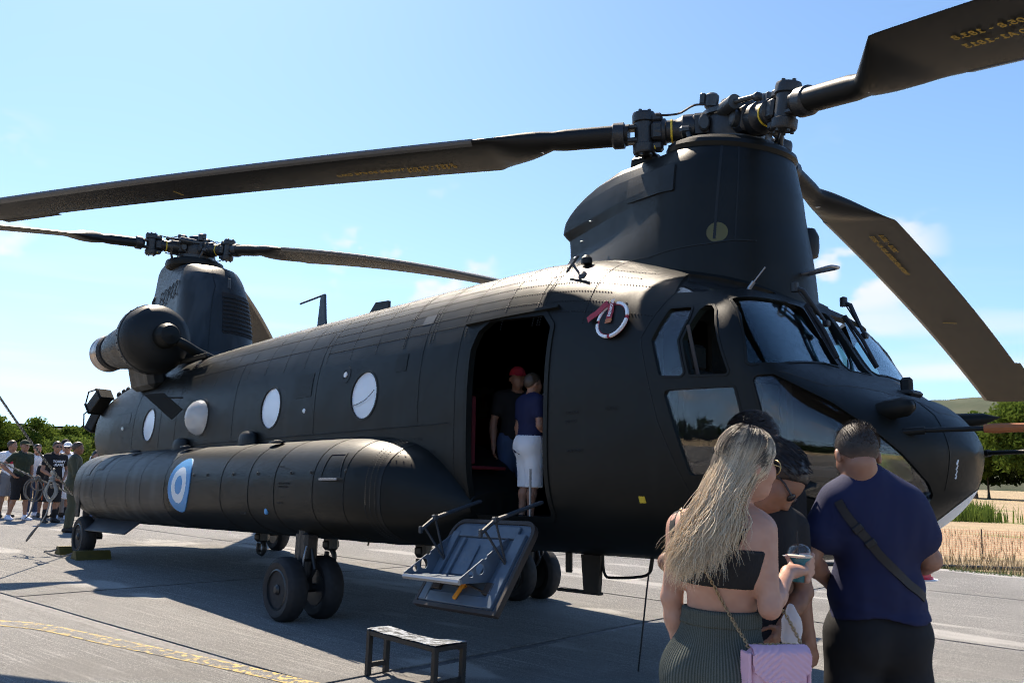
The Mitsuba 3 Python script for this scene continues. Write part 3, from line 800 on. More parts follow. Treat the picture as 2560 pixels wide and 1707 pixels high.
# serial lettering on the pylon side
for k, (ch, x) in enumerate(zip('Ε Σ 9 2 2'.split(), (-12.25, -11.93, -11.60, -11.30, -11.0))):
    t = meshkit.text_mesh(ch, .28, .010)
    rr = .16 + (.58 - .16) * (x + .09 + 13.2) / 2.5
    ya = -np.interp(x + .08, [-13.2, -10.7], [.17, .60]) - .018
    H('serial_letter', moved(t, frame((x, ya - .004, 4.60), (1, -.168, 0), (.0, .10, 1)) @ np.diag([.82, 1, 1, 1])), 'stencil_black', sub=APY, smooth=False)
capa = lathe([(.42, -.12), (.505, -.08), (.52, -.02), (.505, .03), (.42, .07), (.30, .10)], 48)
H('pylon_cap', moved(capa, tr(-11.62, 0, 5.37) @ rot([0, 1, 0], 1)), 'skin_plain', sub=APY, smooth=40)
H('tail_lamp', moved(rbox(.46, .20, .20, .05), tr(-13.42, -.08, 4.62)), 'panel_dark', sub=APY)
H('handrail', tube(spline([(-12.95, -.20, 4.95), (-13.02, -.215, 4.85), (-13.10, -.215, 4.6), (-13.14, -.21, 4.40)], 12), .02, 6), 'antenna_grey', sub=APY)
H('fairing_lamp', moved(rbox(.03, .05, .18, .01), tr(-10.02, -.02, 4.75)), 'antenna_grey', sub=APY)
EX, EY, EZ = -9.98, -1.45, 3.52
for sy in (-1, 1):
    E0 = frame((EX, sy * abs(EY), EZ), (0, 1, 0), (0, 0, 1))     # local z -> +x (forward)
    ENG = H('engine_nacelle', moved(lathe([(.22, -1.02), (.28, -.98), (.33, -.75), (.37, -.3), (.38, .2), (.40, .5), (.36, .62)], 40), E0), 'skin_aft', smooth=40)
    H('intake_screen', moved(lathe([(.36, .30), (.49, .38), (.53, .55), (.525, .70), (.475, .84), (.36, .94), (.20, .985), (.02, .99)], 44), E0), 'panel_dark', sub=ENG, smooth=40, label='big domed engine intake screen')
    H('intake_rim', moved(lathe([(.47, .38), (.538, .50), (.542, .60), (.47, .62)], 44), E0), 'skin_aft', sub=ENG, smooth=40)
    H('drive_housing', moved(lathe([(.16, .8), (.19, 1.02), (.185, 1.14), (.14, 1.22), (.02, 1.25)], 28), E0 @ tr(.02, 0, 0)), 'skin_plain', sub=ENG, smooth=40)
    H('exhaust_duct', moved(lathe([(.22, -1.50), (.30, -1.49), (.31, -1.46), (.292, -1.42), (.292, -1.34), (.304, -1.32), (.304, -1.28), (.288, -1.25), (.288, -1.16), (.27, -1.10)], 40), E0), 'exhaust_metal', sub=ENG, smooth=30, label='bare metal exhaust duct')
    H('exhaust_band', moved(lathe([(.27, -1.18), (.302, -1.17), (.302, -1.0), (.27, -.98)], 40), E0), 'interior_dark', sub=ENG, smooth=30)
    H('exhaust_mouth', moved(lathe([(.05, -1.507), (.25, -1.507), (.25, -1.50), (.05, -1.50)], 32), E0), 'interior_dark', sub=ENG)
    H('engine_mount', cat(moved(rbox(.9, .30, .62, .08), tr(EX - .25, sy * 1.22, 3.14) @ rot([1, 0, 0], -sy * 14)), moved(rbox(.5, .7, .22, .08), tr(EX + .1, sy * .95, 3.45))), 'skin_aft', sub=ENG)
    H('drive_shaft_fairing', tube(spline([(EX + 1.0, sy * 1.43, EZ - .02), (EX + 1.12, sy * 1.2, EZ - .10), (EX + 1.08, sy * .9, EZ - .22), (EX + .95, sy * .5, EZ - .30)], 16), .075, 14), 'skin_plain', sub=ENG, smooth=40)
H('engine_rail', moved(rbox(1.75, .05, .07, .015), tr(-9.15, -1.06, 3.20) @ rot([0, 1, 0], 0) @ rot([1, 0, 0], 30)), 'skin_plain')
rv = [moved(lathe([(.012, 0), (.010, .008), (.003, .011)], 6), frame((EX + .56, EY, EZ), (0, 1, 0), (0, 0, 1)) @ rot([0, 0, 1], a) @ tr(.540, 0, 0) @ rot([0, 1, 0], 90)) for a in range(0, 360, 12)]
H('rim_rivets', cat(*rv), 'panel_dark', kind='stuff')

# tail: upper fairing between pylon and hull
tail = stack([(2.6, -9.9, .80, -13.0, .30), (3.1, -10.1, .74, -13.2, .26), (3.5, -10.3, .70, -13.3, .22)])
H('tail_fairing', mani(tail), 'skin_aft', smooth=28)
# roof spine, aerials
H('roof_spine', moved(rbox(6.4, .34, .14, .05), tr(-5.6, 0, 3.44)), 'skin_plain')
am = Polygon([(-.10, 0), (.14, 0), (.07, .52), (-.03, .52)])
H('mast_antenna', cat(moved(trimesh.creation.extrude_polygon(am, .035, engine='earcut'), frame((-6.86, .016, 3.52), (1, 0, 0), (0, 0, 1))), moved(rbox(.34, .12, .05, .02), tr(-6.82, 0, 3.51)), cyl_between((-6.80, 0, 4.04), (-7.42, -.05, 3.99), .014)), 'antenna_grey', label='tall bent mast antenna on the roof')
fin = Polygon([(-.34, 0), (.24, 0), (.24, .22), (-.06, .24)])
H('fin_antenna', moved(trimesh.creation.extrude_polygon(fin, .04, engine='earcut'), frame((-5.38, .02, 3.47), (1, 0, 0), (0, 0, 1))), 'panel_dark')
H('wire_antenna_mast', cat(cyl_between((-.76, -.98, 3.05), (-.86, -1.0, 3.19), .012), cyl_between((-.93, -1.0, 3.13), (-.79, -1.0, 3.25), .011), moved(lathe([(.05, -.02), (.045, .05), (.02, .08)], 12), tr(-.76, -.97, 3.03))), 'antenna_grey', label='small T-shaped aerial mount on the roof shoulder')
H('roof_knob', moved(lathe([(.05, -.02), (.05, .03), (.02, .06)], 12), tr(-.88, -.80, 3.25)), 'panel_dark')
# mirror board and rear sensor boxes
mb = Polygon([(-.30, .17), (.02, .19), (.34, -.05), (.18, -.20)])
H('side_deflector', moved(trimesh.creation.extrude_polygon(mb, .02, engine='earcut'), frame((-8.65, -1.52, 2.44), (.8, .6, 0), (0, 0, 1))), 'skin_plain', label='dark angled board beside the bubble window')
H('deflector_strut', cyl_between((-8.4, -1.32, 2.56), (-8.62, -1.53, 2.56), .012), 'panel_dark')
for k, (x, z, a) in enumerate(((-12.62, 2.80, 40), (-13.62, 2.55, 62))):
    M = tr(x, -1.16 + .30 * k, z) @ rot([0, 0, 1], 14 + 14 * k) @ rot([0, 1, 0], -a)
    dis = H('dispenser_box', moved(rbox(.46, .26, .20, .012), M), 'panel_dark', label='boxy dispenser standing out from the tail shoulder')
    for j in (-1, 1):
        H('dispenser_rib', moved(rbox(.03, .30, .24, .006), M @ tr(j * .20, 0, .01)), 'skin_plain', sub=dis)
    H('bracket', cat(*[cyl_between(*(np.array([M @ np.r_[p, 1] for p in pq])[:, :3]), .012) for pq in (((-.2, -.13, .11), (0, -.13, .24)), ((.2, -.13, .11), (0, -.13, .24)))]), 'panel_dark', sub=dis)
for x, y, z in ((-12.1, -.92, 2.93), (-12.25, -.95, 2.89), (-11.95, -.9, 2.96)):
    H('tail_fitting', moved(lathe([(.04, 0), (.035, .06), (.01, .09)], 10), tr(x, y, z)), 'panel_dark')

# ------------------------------------------------------------------ nose fittings
stripe = prism3([(1.14, -1.06, 2.075), (1.35, -.80, 2.06), (1.50, -.34, 1.97), (1.80, -.15, 1.80), (1.83, .19, 1.78), (1.50, .34, 1.97), (1.35, .8, 2.06), (1.14, 1.06, 2.075), (1.2, .9, 2.12), (1.2, -.9, 2.12)], (0, 0, 1), .5, .3) ^ (skin_of('b', .002) - skin_of('b', -.01))
H('antiglare_panel', stripe, 'panel_dark')
H('nose_lamp', cat(moved(rbox(.09, .05, .13, .02), tr(1.48, .10, 2.03)), moved(rbox(.2, .2, .05, .02), tr(1.46, .10, 1.97))), 'panel_dark')
for sy in (-1, 1):
    H('side_fairing', moved(lathe([(.001, -.30), (.045, -.18), (.065, 0), (.065, .18), (.04, .23), (.001, .24)], 16), frame((1.62, sy * .58, 1.79), (0, -.3 * sy, 1), (-.3, sy, 0))), 'skin_plain', smooth=60)
for sy, z, cov in ((-1, 1.655, True), (1, 1.55, False)):
    pit = H('pitot_tube', cat(cyl_between((1.70, sy * .56, z), (2.25, sy * .42, z), .016, 12), cyl_between((1.66, sy * .58, z - .01), (1.86, sy * .52, z), .026, 12)), 'panel_dark', label='long probe beside the nose' if sy < 0 else None)
    if cov:
        H('probe_cover', tube(spline([(2.19, -.435, z), (2.26, -.42, z), (2.5, -.36, z), (2.75, -.30, z)], 12), np.interp(np.linspace(0, 1, 12), [0, .1, 1], [.026, .032, .020]), 10), 'pitot_cover', sub=pit, label='red brown probe cover')
    else:
        H('probe_tip', cyl_between((2.2, .43, z), (2.7, .31, z), .010), 'white_paint', sub=pit)
H('nose_rivets', cat(*[moved(lathe([(.008, 0), (.003, .006)], 6), frame((1.926 - .0022 * k, -.204 - .006 * (k % 3), 1.469 - .0115 * k), (0, 0, 1), (-.5, -1, 0))) for k in range(11)]), 'white_paint', kind='stuff')
H('landing_lamp', moved(lathe([(.075, -.05), (.085, .0), (.08, .03), (.03, .04)], 24), frame((1.50, -.56, 1.36), (.6, .8, 0), (0, 0, 1))), 'white_paint')
H('landing_lamp_glass', moved(lathe([(.055, 0), (.05, .02), (.01, .03)], 24), frame((1.51, -.58, 1.36), (.6, .8, 0), (0, 0, 1)) @ tr(0, 0, .03)), 'steel')
# white patch added to imitate the bright edge under the nose
edge_patch = (skin_of('b', .004) - skin_of('b', -.01)).trim_by_plane((.5882, .2345, -.774), .1613).trim_by_plane((1, 0, 0), 1.3).trim_by_plane((0, 1, 0), -.1)
H('nose_lip', edge_patch, 'white_paint')

# wipers
for (r0, k0, b0, b1) in (((.86, -.33, 2.80), (.99, -.18, 2.50), (.872, -.255, 2.655), (1.155, -.345, 2.205)), ((.86, .42, 2.80), (1.0, .40, 2.48), (.90, .285, 2.64), (1.165, .24, 2.195))):
    r0, k0, b0, b1 = map(np.array, (r0, k0, b0, b1))
    o = np.array([.035, 0, .02])
    w = H('wiper', cat(tube([r0, r0 + (k0 - r0) * .15 + o, k0 + o], [.018, .02, .012], 8), tube([r0 + [0, .03, -.01], k0 + o + [0, .03, -.02]], .006, 6), moved(rbox(.05, .05, .05, .01), tr(k0 + o)), moved(lathe([(.03, -.03), (.03, .04), (.01, .05)], 12), tr(r0))), 'black_metal')
    H('wiper_blade', cat(tube([b0 + o, (b0 + b1) / 2 + o * 1.4, b1 + o], .014, 6), tube([b0 + o * .6, b1 + o * .6], .009, 6)), 'rubber', sub=w)

# ------------------------------------------------------------------ belly fittings
H('belly_blade_antenna', cat(moved(trimesh.creation.extrude_polygon(Polygon([(-.115, 0), (.115, 0), (.09, -.32), (-.085, -.32)]), .04, engine='earcut'), frame((-1.09, -.5, .71), (1, 0, 0), (0, 0, 1))), moved(rbox(.07, .04, .18, .01), tr(-1.39, -.5, .63))), 'panel_dark')
H('belly_step', moved(rbox(.52, .06, .025, .008), tr(-1.26, -.5, .385)), 'panel_dark')
H('belly_hoop', tube(spline([(-.98, -.5, .72), (-.97, -.5, .58), (-.93, -.5, .53), (-.52, -.5, .57), (-.45, -.5, .62), (-.43, -.5, .74)], 34), .012, 7), 'panel_dark')
H('earth_cable', tube(spline([(-.44, -.5, .74), (-.48, -.5, .56), (-.55, -.5, .12), (-.60, -.5, -.19)], 16), .007, 6), 'hose_black')
for x, z in ((-4.25, .47), (-6.33, .45), (-8.31, .47)):
    hk = H('cargo_hook', cat(rbox(.20, .14, .26, .03, c=(x, 0, z + .15)), tube(spline([(x + .02, 0, z + .04), (x + .10, 0, z - .06), (x + .02, 0, z - .15), (x - .10, 0, z - .10), (x - .09, 0, z + .0)], 16), .035, 8), rbox(.10, .22, .10, .02, c=(x, 0, z + .10))), 'grease_metal')
for y in (-.25, .25):
    H('drain_pipe', cyl_between((-5.0, y, .72), (-5.05, y, .60), .01), 'panel_dark')


# ------------------------------------------------------------------ wheels (wheels stand on the real ground, so they are built in ground axes)
def wheel(x, y, r=.325, w=.21, side=-1, brake=True):
    inv = np.linalg.inv(HM)
    tyre = lathe([(.19, -w / 2 + .02), (.215, -w / 2), (.27, -w / 2 - .005), (.305, -w / 2 + .025), (.322, -w / 4), (.326, 0), (.322, w / 4), (.305, w / 2 - .025), (.27, w / 2 + .005), (.215, w / 2), (.19, w / 2 - .02)], 44)
    M = frame((x, y, r - .012), (1, 0, 0), (0, 0, 1))    # local z -> -y
    if side > 0:
        M = M @ rot([1, 0, 0], 180)
    k = add('wheel', moved(tyre, M), 'rubber', parent=HELI, smooth=35)
    rim = lathe([(.02, .03), (.075, .035), (.09, .06), (.11, .05), (.17, .03), (.20, .07), (.205, .10), (.19, .108), (.185, -.09), (.02, -.09)], 32)
    add('rim', moved(rim, M), 'grease_metal', parent=k, smooth=30)
    add('hub_cap', moved(lathe([(.055, .03), (.052, .095), (.03, .115), (.004, .118)], 16), M), 'black_metal', parent=k, smooth=30)
    for a in range(0, 360, 60):
        add('rim_bolt', moved(lathe([(.013, .04), (.012, .066), (.002, .068)], 6), M @ rot([0, 0, 1], a) @ tr(.13, 0, 0)), 'steel', parent=k)
    return k


for sy in (-1, 1):
    for dy in (0, 1):
        wheel(-4.18, sy * (1.80 - .42 * dy), side=sy if dy == 0 else -sy)
    leg = add('front_gear_leg', cat(cyl_between((-4.18, sy * 1.59, .30), (-4.18, sy * 1.59, .9), .085, 18), rbox(.24, .16, .30, .03, c=(-4.18, sy * 1.59, .74))), 'black_metal', parent=HELI)
    add('chrome_piston', cyl_between((-4.18, sy * 1.59, .44), (-4.18, sy * 1.59, .60), .052, 18), 'steel', parent=leg)
    add('axle', cyl_between((-4.18, sy * 1.90, .313), (-4.18, sy * 1.28, .313), .045, 14), 'black_metal', parent=leg)
    add('torque_link', cat(cyl_between((-4.06, sy * 1.59, .72), (-3.98, sy * 1.59, .52), .02), cyl_between((-3.98, sy * 1.59, .52), (-4.10, sy * 1.59, .38), .02)), 'black_metal', parent=leg)
    add('brake_line', tube(spline([(-4.05, sy * 1.66, .75), (-4.03, sy * 1.70, .6), (-4.08, sy * 1.68, .45), (-4.1, sy * 1.62, .4)], 12), .010, 6), 'steel', parent=leg)
    wheel(-11.08, sy * 1.69, side=sy)
    leg = add('rear_gear_leg', cat(cyl_between((-11.08, sy * 1.50, .313), (-11.0, sy * 1.45, 1.05), .07, 16), cyl_between((-11.08, sy * 1.72, .313), (-11.08, sy * 1.42, .313), .05, 14), cyl_between((-11.02, sy * 1.5, .62), (-11.6, sy * 1.3, 1.2), .04, 12)), 'black_metal', parent=HELI)

# ------------------------------------------------------------------ lower cabin door hanging open with its step
dx0, dx1 = -1.84, -.86
tilt = math.radians(34)
DF = frame((0, -1.37, .97), (1, 0, 0), (0, -math.sin(tilt), -math.cos(tilt)))   # local x fwd, y down the door, z outward?
nz = DF[:3, 2]
if nz[1] > 0:
    pass
Dp = lambda x, d, o: (DF @ np.array([x, d, o * (-1 if nz[1] > 0 else 1), 1]))[:3]


def dbox(x0, x1, d0, d1, o0, o1, ch=.004):
    P_ = np.array([Dp(x, d, o) for x in (x0, x1) for d in (d0, d1) for o in (o0, o1)])
    c = P_.mean(0); s = 1 if nz[1] <= 0 else -1
    M = DF.copy(); M[:3, 3] = c
    return moved(rbox(abs(x1 - x0), abs(d1 - d0), abs(o1 - o0), ch), M)


DL = .80
outl = Polygon([(dx0 - .02, DL), (dx1 + .02, DL), (dx1 + .02, .0), (dx0 - .02, .0)])
outl = sbox(dx0 - .02, 0.0, dx1 + .02, DL).buffer(-.12).buffer(.12, quad_segs=8).union(sbox(dx0 - .02, .35, dx1 + .02, DL))
sg = -1 if nz[1] > 0 else 1
slab_ = moved(trimesh.creation.extrude_polygon(outl, .035, engine='earcut'), DF @ np.diag([1, 1, sg, 1]))
LD = H('lower_door', slab_, 'door_paint', label='pale blue inner face of the lower cabin door hanging open')
edge = outl.buffer(.012).difference(outl.buffer(-.022))
H('door_seal', moved(trimesh.creation.extrude_polygon(edge, .05, engine='earcut'), DF @ np.diag([1, 1, sg, 1])), 'door_seal', sub=LD)
H('door_rim', cat(dbox(dx0 + .03, dx0 + .12, .12, DL - .03, .035, .065), dbox(dx1 - .14, dx1 - .03, .12, DL - .03, .035, .07), dbox(dx0 + .12, dx1 - .14, DL - .12, DL - .03, .035, .06), dbox(dx0 + .12, dx1 - .14, .05, .16, .035, .06)), 'door_paint', sub=LD)
# stair tread: bottom edge of the step stands out level from the door
x0, x1 = dx0 + .06, dx1 - .22
ta, tb, tout = .18, .53, .30
tread = H('step_tray', cat(dbox(x0 + .12, x1 - .02, .17, .51, .036, .05), dbox(x0 + .16, x0 + .19, .18, .53, .05, .075), dbox(x0 + .38, x0 + .40, .24, .53, .05, .065), dbox(x0 + .56, x0 + .58, .24, .53, .05, .065)), 'door_paint', sub=LD)
lipc = [Dp(x0, tb, .02), Dp(x1, tb, .02)]
outd = np.array([0, -1.0, 0.02])
P0, P1 = Dp(x0 - .03, tb, .04) + np.array([0, -.30, .0]), Dp(x1, tb, .04) + np.array([0, -.30, .0])
H('step_edge', tube([P0, P1], .022, 6), 'steel', sub=LD, label='worn metal edge of the step')
tv = np.array([Dp(x0 - .03, tb, .04), Dp(x1, tb, .04), P1, P0]); tn = np.array([0, 0, .012])
H('step_plate', m3.Manifold.hull_points(np.vstack([tv + tn, tv - tn])), 'door_paint', sub=LD)
for xx in (x0 - .03, x1):
    a_, b_, c_ = Dp(xx, .14, .04), Dp(xx, tb, .04), Dp(xx, tb, .04) + np.array([0, -.30, 0])
    e1 = (c_ - b_); L1 = np.linalg.norm(e1); e1 /= L1; e2 = a_ - b_; e2 -= e1 * (e2 @ e1); hgt = np.linalg.norm(e2); e2 /= hgt
    sh_ = (a_ - b_) @ e1
    g = Polygon([(0, 0), (L1, 0), (L1, .03), (sh_ + .03, hgt), (sh_, hgt)])
    for (u_, v_, r_) in ((.10, .09, .042), (.19, .055, .024), (.055, .19, .026)):
        g = g.difference(Point(u_, v_).buffer(r_))
    H('step_bracket', moved(trimesh.creation.extrude_polygon(g, .008, engine='earcut'), frame(b_, e1, e2)), 'door_paint', sub=LD)
H('door_handle', cat(moved(rbox(.045, .17, .02, .006), frame(Dp(-1.33, .655, .075), DF[:3, 0] * .97 + DF[:3, 1] * .22, DF[:3, 1])), moved(cyl(.035, .05, 16), frame(Dp(-1.35, .585, .06), DF[:3, 0], DF[:3, 1]))), 'orange_handle', sub=LD, label='orange door handle')
H('latch_rod', cat(cyl_between(Dp(-1.70, .57, .06), Dp(-1.36, .63, .07), .008), cyl_between(Dp(-1.34, .59, .07), Dp(-1.0, .65, .06), .008)), 'door_seal', sub=LD)
for xx in (-1.66, -1.02):
    H('latch', dbox(xx - .05, xx + .05, .56, .66, .036, .07), 'door_seal', sub=LD)
for xx in (dx0 + .10, dx1 - .10):
    A_, B_ = np.array([xx, -1.25, 1.16]), np.array([xx - .04, -1.72, 1.02])
    K_ = np.array([xx - .05, -1.86, .92])
    arm = H('door_arm', cat(moved(rbox(np.linalg.norm(B_ - A_), .025, .055, .008), frame((A_ + B_) / 2, B_ - A_, (1, 0, 0)) @ rot([1, 0, 0], 90)), tube([B_, K_], .018, 8), rbox(.05, .05, .05, .01, c=B_), rbox(.03, .03, .06, .006, c=K_)), 'antenna_grey', sub=LD)
    for q in (B_, K_ + [0, .04, .02]):
        H('door_stay', tube([q, Dp(xx, .40, .05)], .010, 6), 'antenna_grey', sub=LD)

# ------------------------------------------------------------------ rivet rows, raised heads in lines
bp_ = body(0.0); V_ = np.asarray(bp_.vertices)[:-2].reshape(-1, NB, 3)
xs_ = V_[:, 0, 0]


def on_body(x, a):
    """point and outward normal on the skin: x station, a = angle index (0..1 of the circle)"""
    w, zb, zt, zc, nu, nl = _body(x)
    c, s = math.cos(a), math.sin(a); ex = nu if s >= 0 else nl
    r = (abs(c) ** ex + abs(s) ** ex) ** (-1 / ex)
    hz = (zt - zc) if s >= 0 else (zc - zb)
    y, z = w * c * r, zc + hz * s * r
    gy = np.sign(c) * abs(c * r) ** (ex - 1) / w; gz = np.sign(s) * abs(s * r) ** (ex - 1) / hz
    n_ = np.array([0, gy, gz]); return np.array([x, y, z]), n_ / np.linalg.norm(n_)


head = lathe([(.0065, 0), (.0055, .0035), (.0015, .005)], 6)
hv, hf, _ = meshkit.arrays(head)


def rivets(pn):
    vs, fs = [], []
    for k, (p, n_) in enumerate(pn):
        M = frame(p, np.cross(n_, (0, .3, 1)) if abs(n_[0]) < .9 else (0, 1, 0), np.cross(n_, np.cross(n_, (0, .3, 1))))
        Z_ = n_; X_ = np.cross([.3, .2, .9], Z_); X_ /= np.linalg.norm(X_); Y_ = np.cross(Z_, X_)
        vs.append(p + hv @ np.stack([X_, Y_, Z_])); fs.append(hf + k * len(hv))
    return trimesh.Trimesh(np.vstack(vs), np.vstack(fs), process=False)


deg = lambda a: PI + math.radians(a)     # from the starboard side (-y) upwards: angle measured over the top
pn = []
for x in np.r_[np.arange(-9.0, -.2, .5)]:
    for a in np.arange(28, 86, .9):
        pn.append(on_body(x, PI - math.radians(a)))
for x0_, x1_, a in ((-9, -.1, 36), (-9, .1, 44), (-9, -.0, 52), (-9, -.3, 60), (-9, -.6, 68), (-4.5, -.3, 40), (-4.5, -.1, 48), (-4.5, -1, 56), (-4.5, .2, 32)):
    for x in np.arange(x0_, x1_, .032):
        pn.append(on_body(x, PI - math.radians(a)))
for x in (-2.58, -1.12, -1.06, -3.0):
    for a in np.arange(28, 86, .8):
        pn.append(on_body(x + .03, PI - math.radians(a)))
H('skin_rivets', rivets(pn), 'panel_dark', sub=FUS, smooth=False, kind='stuff')
spn = []
spv = np.asarray(sponson(-1).vertices); 
m_ = sponson(-1); fn, tri = m_.face_normals, m_.triangles_center
tree_ = cKDTree(tri)
for x in (-2.66, -2.60, -2.54, -4.35, -5.65, -7.2):
    for a in np.linspace(0, 1, 70):
        n = 2.7; t = -PI / 2 * .55 + a * (PI / 2 * 1.5); t = min(t, PI / 2 * .97)
        c, s = math.cos(t), math.sin(t); r = (abs(c) ** n + abs(s) ** n) ** (-1 / n)
        rows = dict(yo=np.interp(x, [-3.2, -2.8, -2.5], [1.90, 1.885, 1.83]), zt=np.interp(x, [-10, -3.2, -2.8, -2.5], [1.85, 1.82, 1.79, 1.75]), zb=.725)
        zm = rows['zb'] + (rows['zt'] - rows['zb']) * .46
        p = np.array([x, -(.9 + (rows['yo'] - .9) * c * r), zm + ((rows['zt'] - zm) if s > 0 else (zm - rows['zb'])) * s * r])
        i = tree_.query(p)[1]; spn.append((p, fn[i]))
for x in np.arange(-8.6, -2.1, .03):
    spn.append((np.array([x, -1.345, 1.86]), np.array([0, -.8, .6])))
H('pod_rivets', rivets(spn), 'panel_dark', sub=HELI + '__sponson', smooth=False, kind='stuff')

# ------------------------------------------------------------------ rotors
def blade_z(r, b0, c):
    rr = np.maximum(r - .25, 0); r2 = np.maximum(r - 1.1, 0)
    return -rr * math.tan(math.radians(b0)) - c * r2 * r2


def airfoil(n=13):
    x = (1 - np.cos(np.linspace(0, PI, n))) / 2
    t = 5 * .12 * (.2969 * np.sqrt(x) - .126 * x - .3516 * x ** 2 + .2843 * x ** 3 - .1036 * x ** 4)
    return np.vstack([np.c_[x, t], np.c_[x[-2:0:-1], -t[-2:0:-1] * .8]])


AF = airfoil()
AFN = len(AF)


def blade_mesh(b0, c, sense, pitch0, part='all', lag=0.0):
    """span along +x from the hub; chord along y; leading edge on the side of sense*+y"""
    rs = np.r_[np.linspace(.93, 1.5, 7), np.linspace(1.56, 2.4, 16), np.linspace(2.6, 9.14, 28)]
    rings = []
    for r in rs:
        k = np.clip((r - 1.62) / .62, 0, 1)
        chord = .22 + (.81 - .22) * k
        thick = np.interp(r, [.93, 1.5, 2.2, 9.14], [1.0, 1.0, .0, .0])
        tw = math.radians(pitch0 - 12 * (r / 9.14 - .3)) if r > 1.5 else math.radians(pitch0 + .5)
        # leading edge position ahead of the pitch axis
        le = np.interp(r, [.93, 1.62, 2.24, 9.14], [.11, .12, .20, .20])
        e = np.where(AF[:, 1:2] == 0, AF, AF)
        ang_ = np.arctan2(AF[:, 1], AF[:, 0] - .5)
        th = np.linspace(0, 2 * PI, AFN, endpoint=False)
        circ_ = np.c_[.5 - .5 * np.cos(th), .42 * np.sin(th)]
        q = circ_ * thick + AF * (1 - thick) * [1, 1]
        y = (le - q[:, 0] * chord); z = q[:, 1] * chord
        if r > 8.2:
            y = y + 0
        yy, zz = y * math.cos(tw) - z * math.sin(tw) * 0 , z + y * math.sin(tw)
        zb_ = float(blade_z(np.array([r]), b0, c)[0])
        rings.append(np.c_[np.full(AFN, r), sense * yy, zz + zb_])
    V = np.array(rings)
    if part == 'all':
        return grid_solid(V.reshape(-1, 3), len(rs), AFN)
    if part == 'le':                    # bare leading-edge strip, slightly proud
        idx = [3, 2, 1, 0, AFN - 1, AFN - 2]
        sel = [i for i, r in enumerate(rs) if r > 2.3]
        cen = V[sel].mean(1, keepdims=True); mid_ = V[sel][:, [0]]
        W = V[sel][:, idx]; W = W + np.array([0, sense * .005, 0]) + np.sign(W[..., 2:] - mid_[..., 2:]) * np.array([0, 0, .006])
        in_ = V[sel][:, idx[::-1]] * .98 + cen * .02
        return grid_solid(np.concatenate([W, in_], 1).reshape(-1, 3), len(sel), 12)


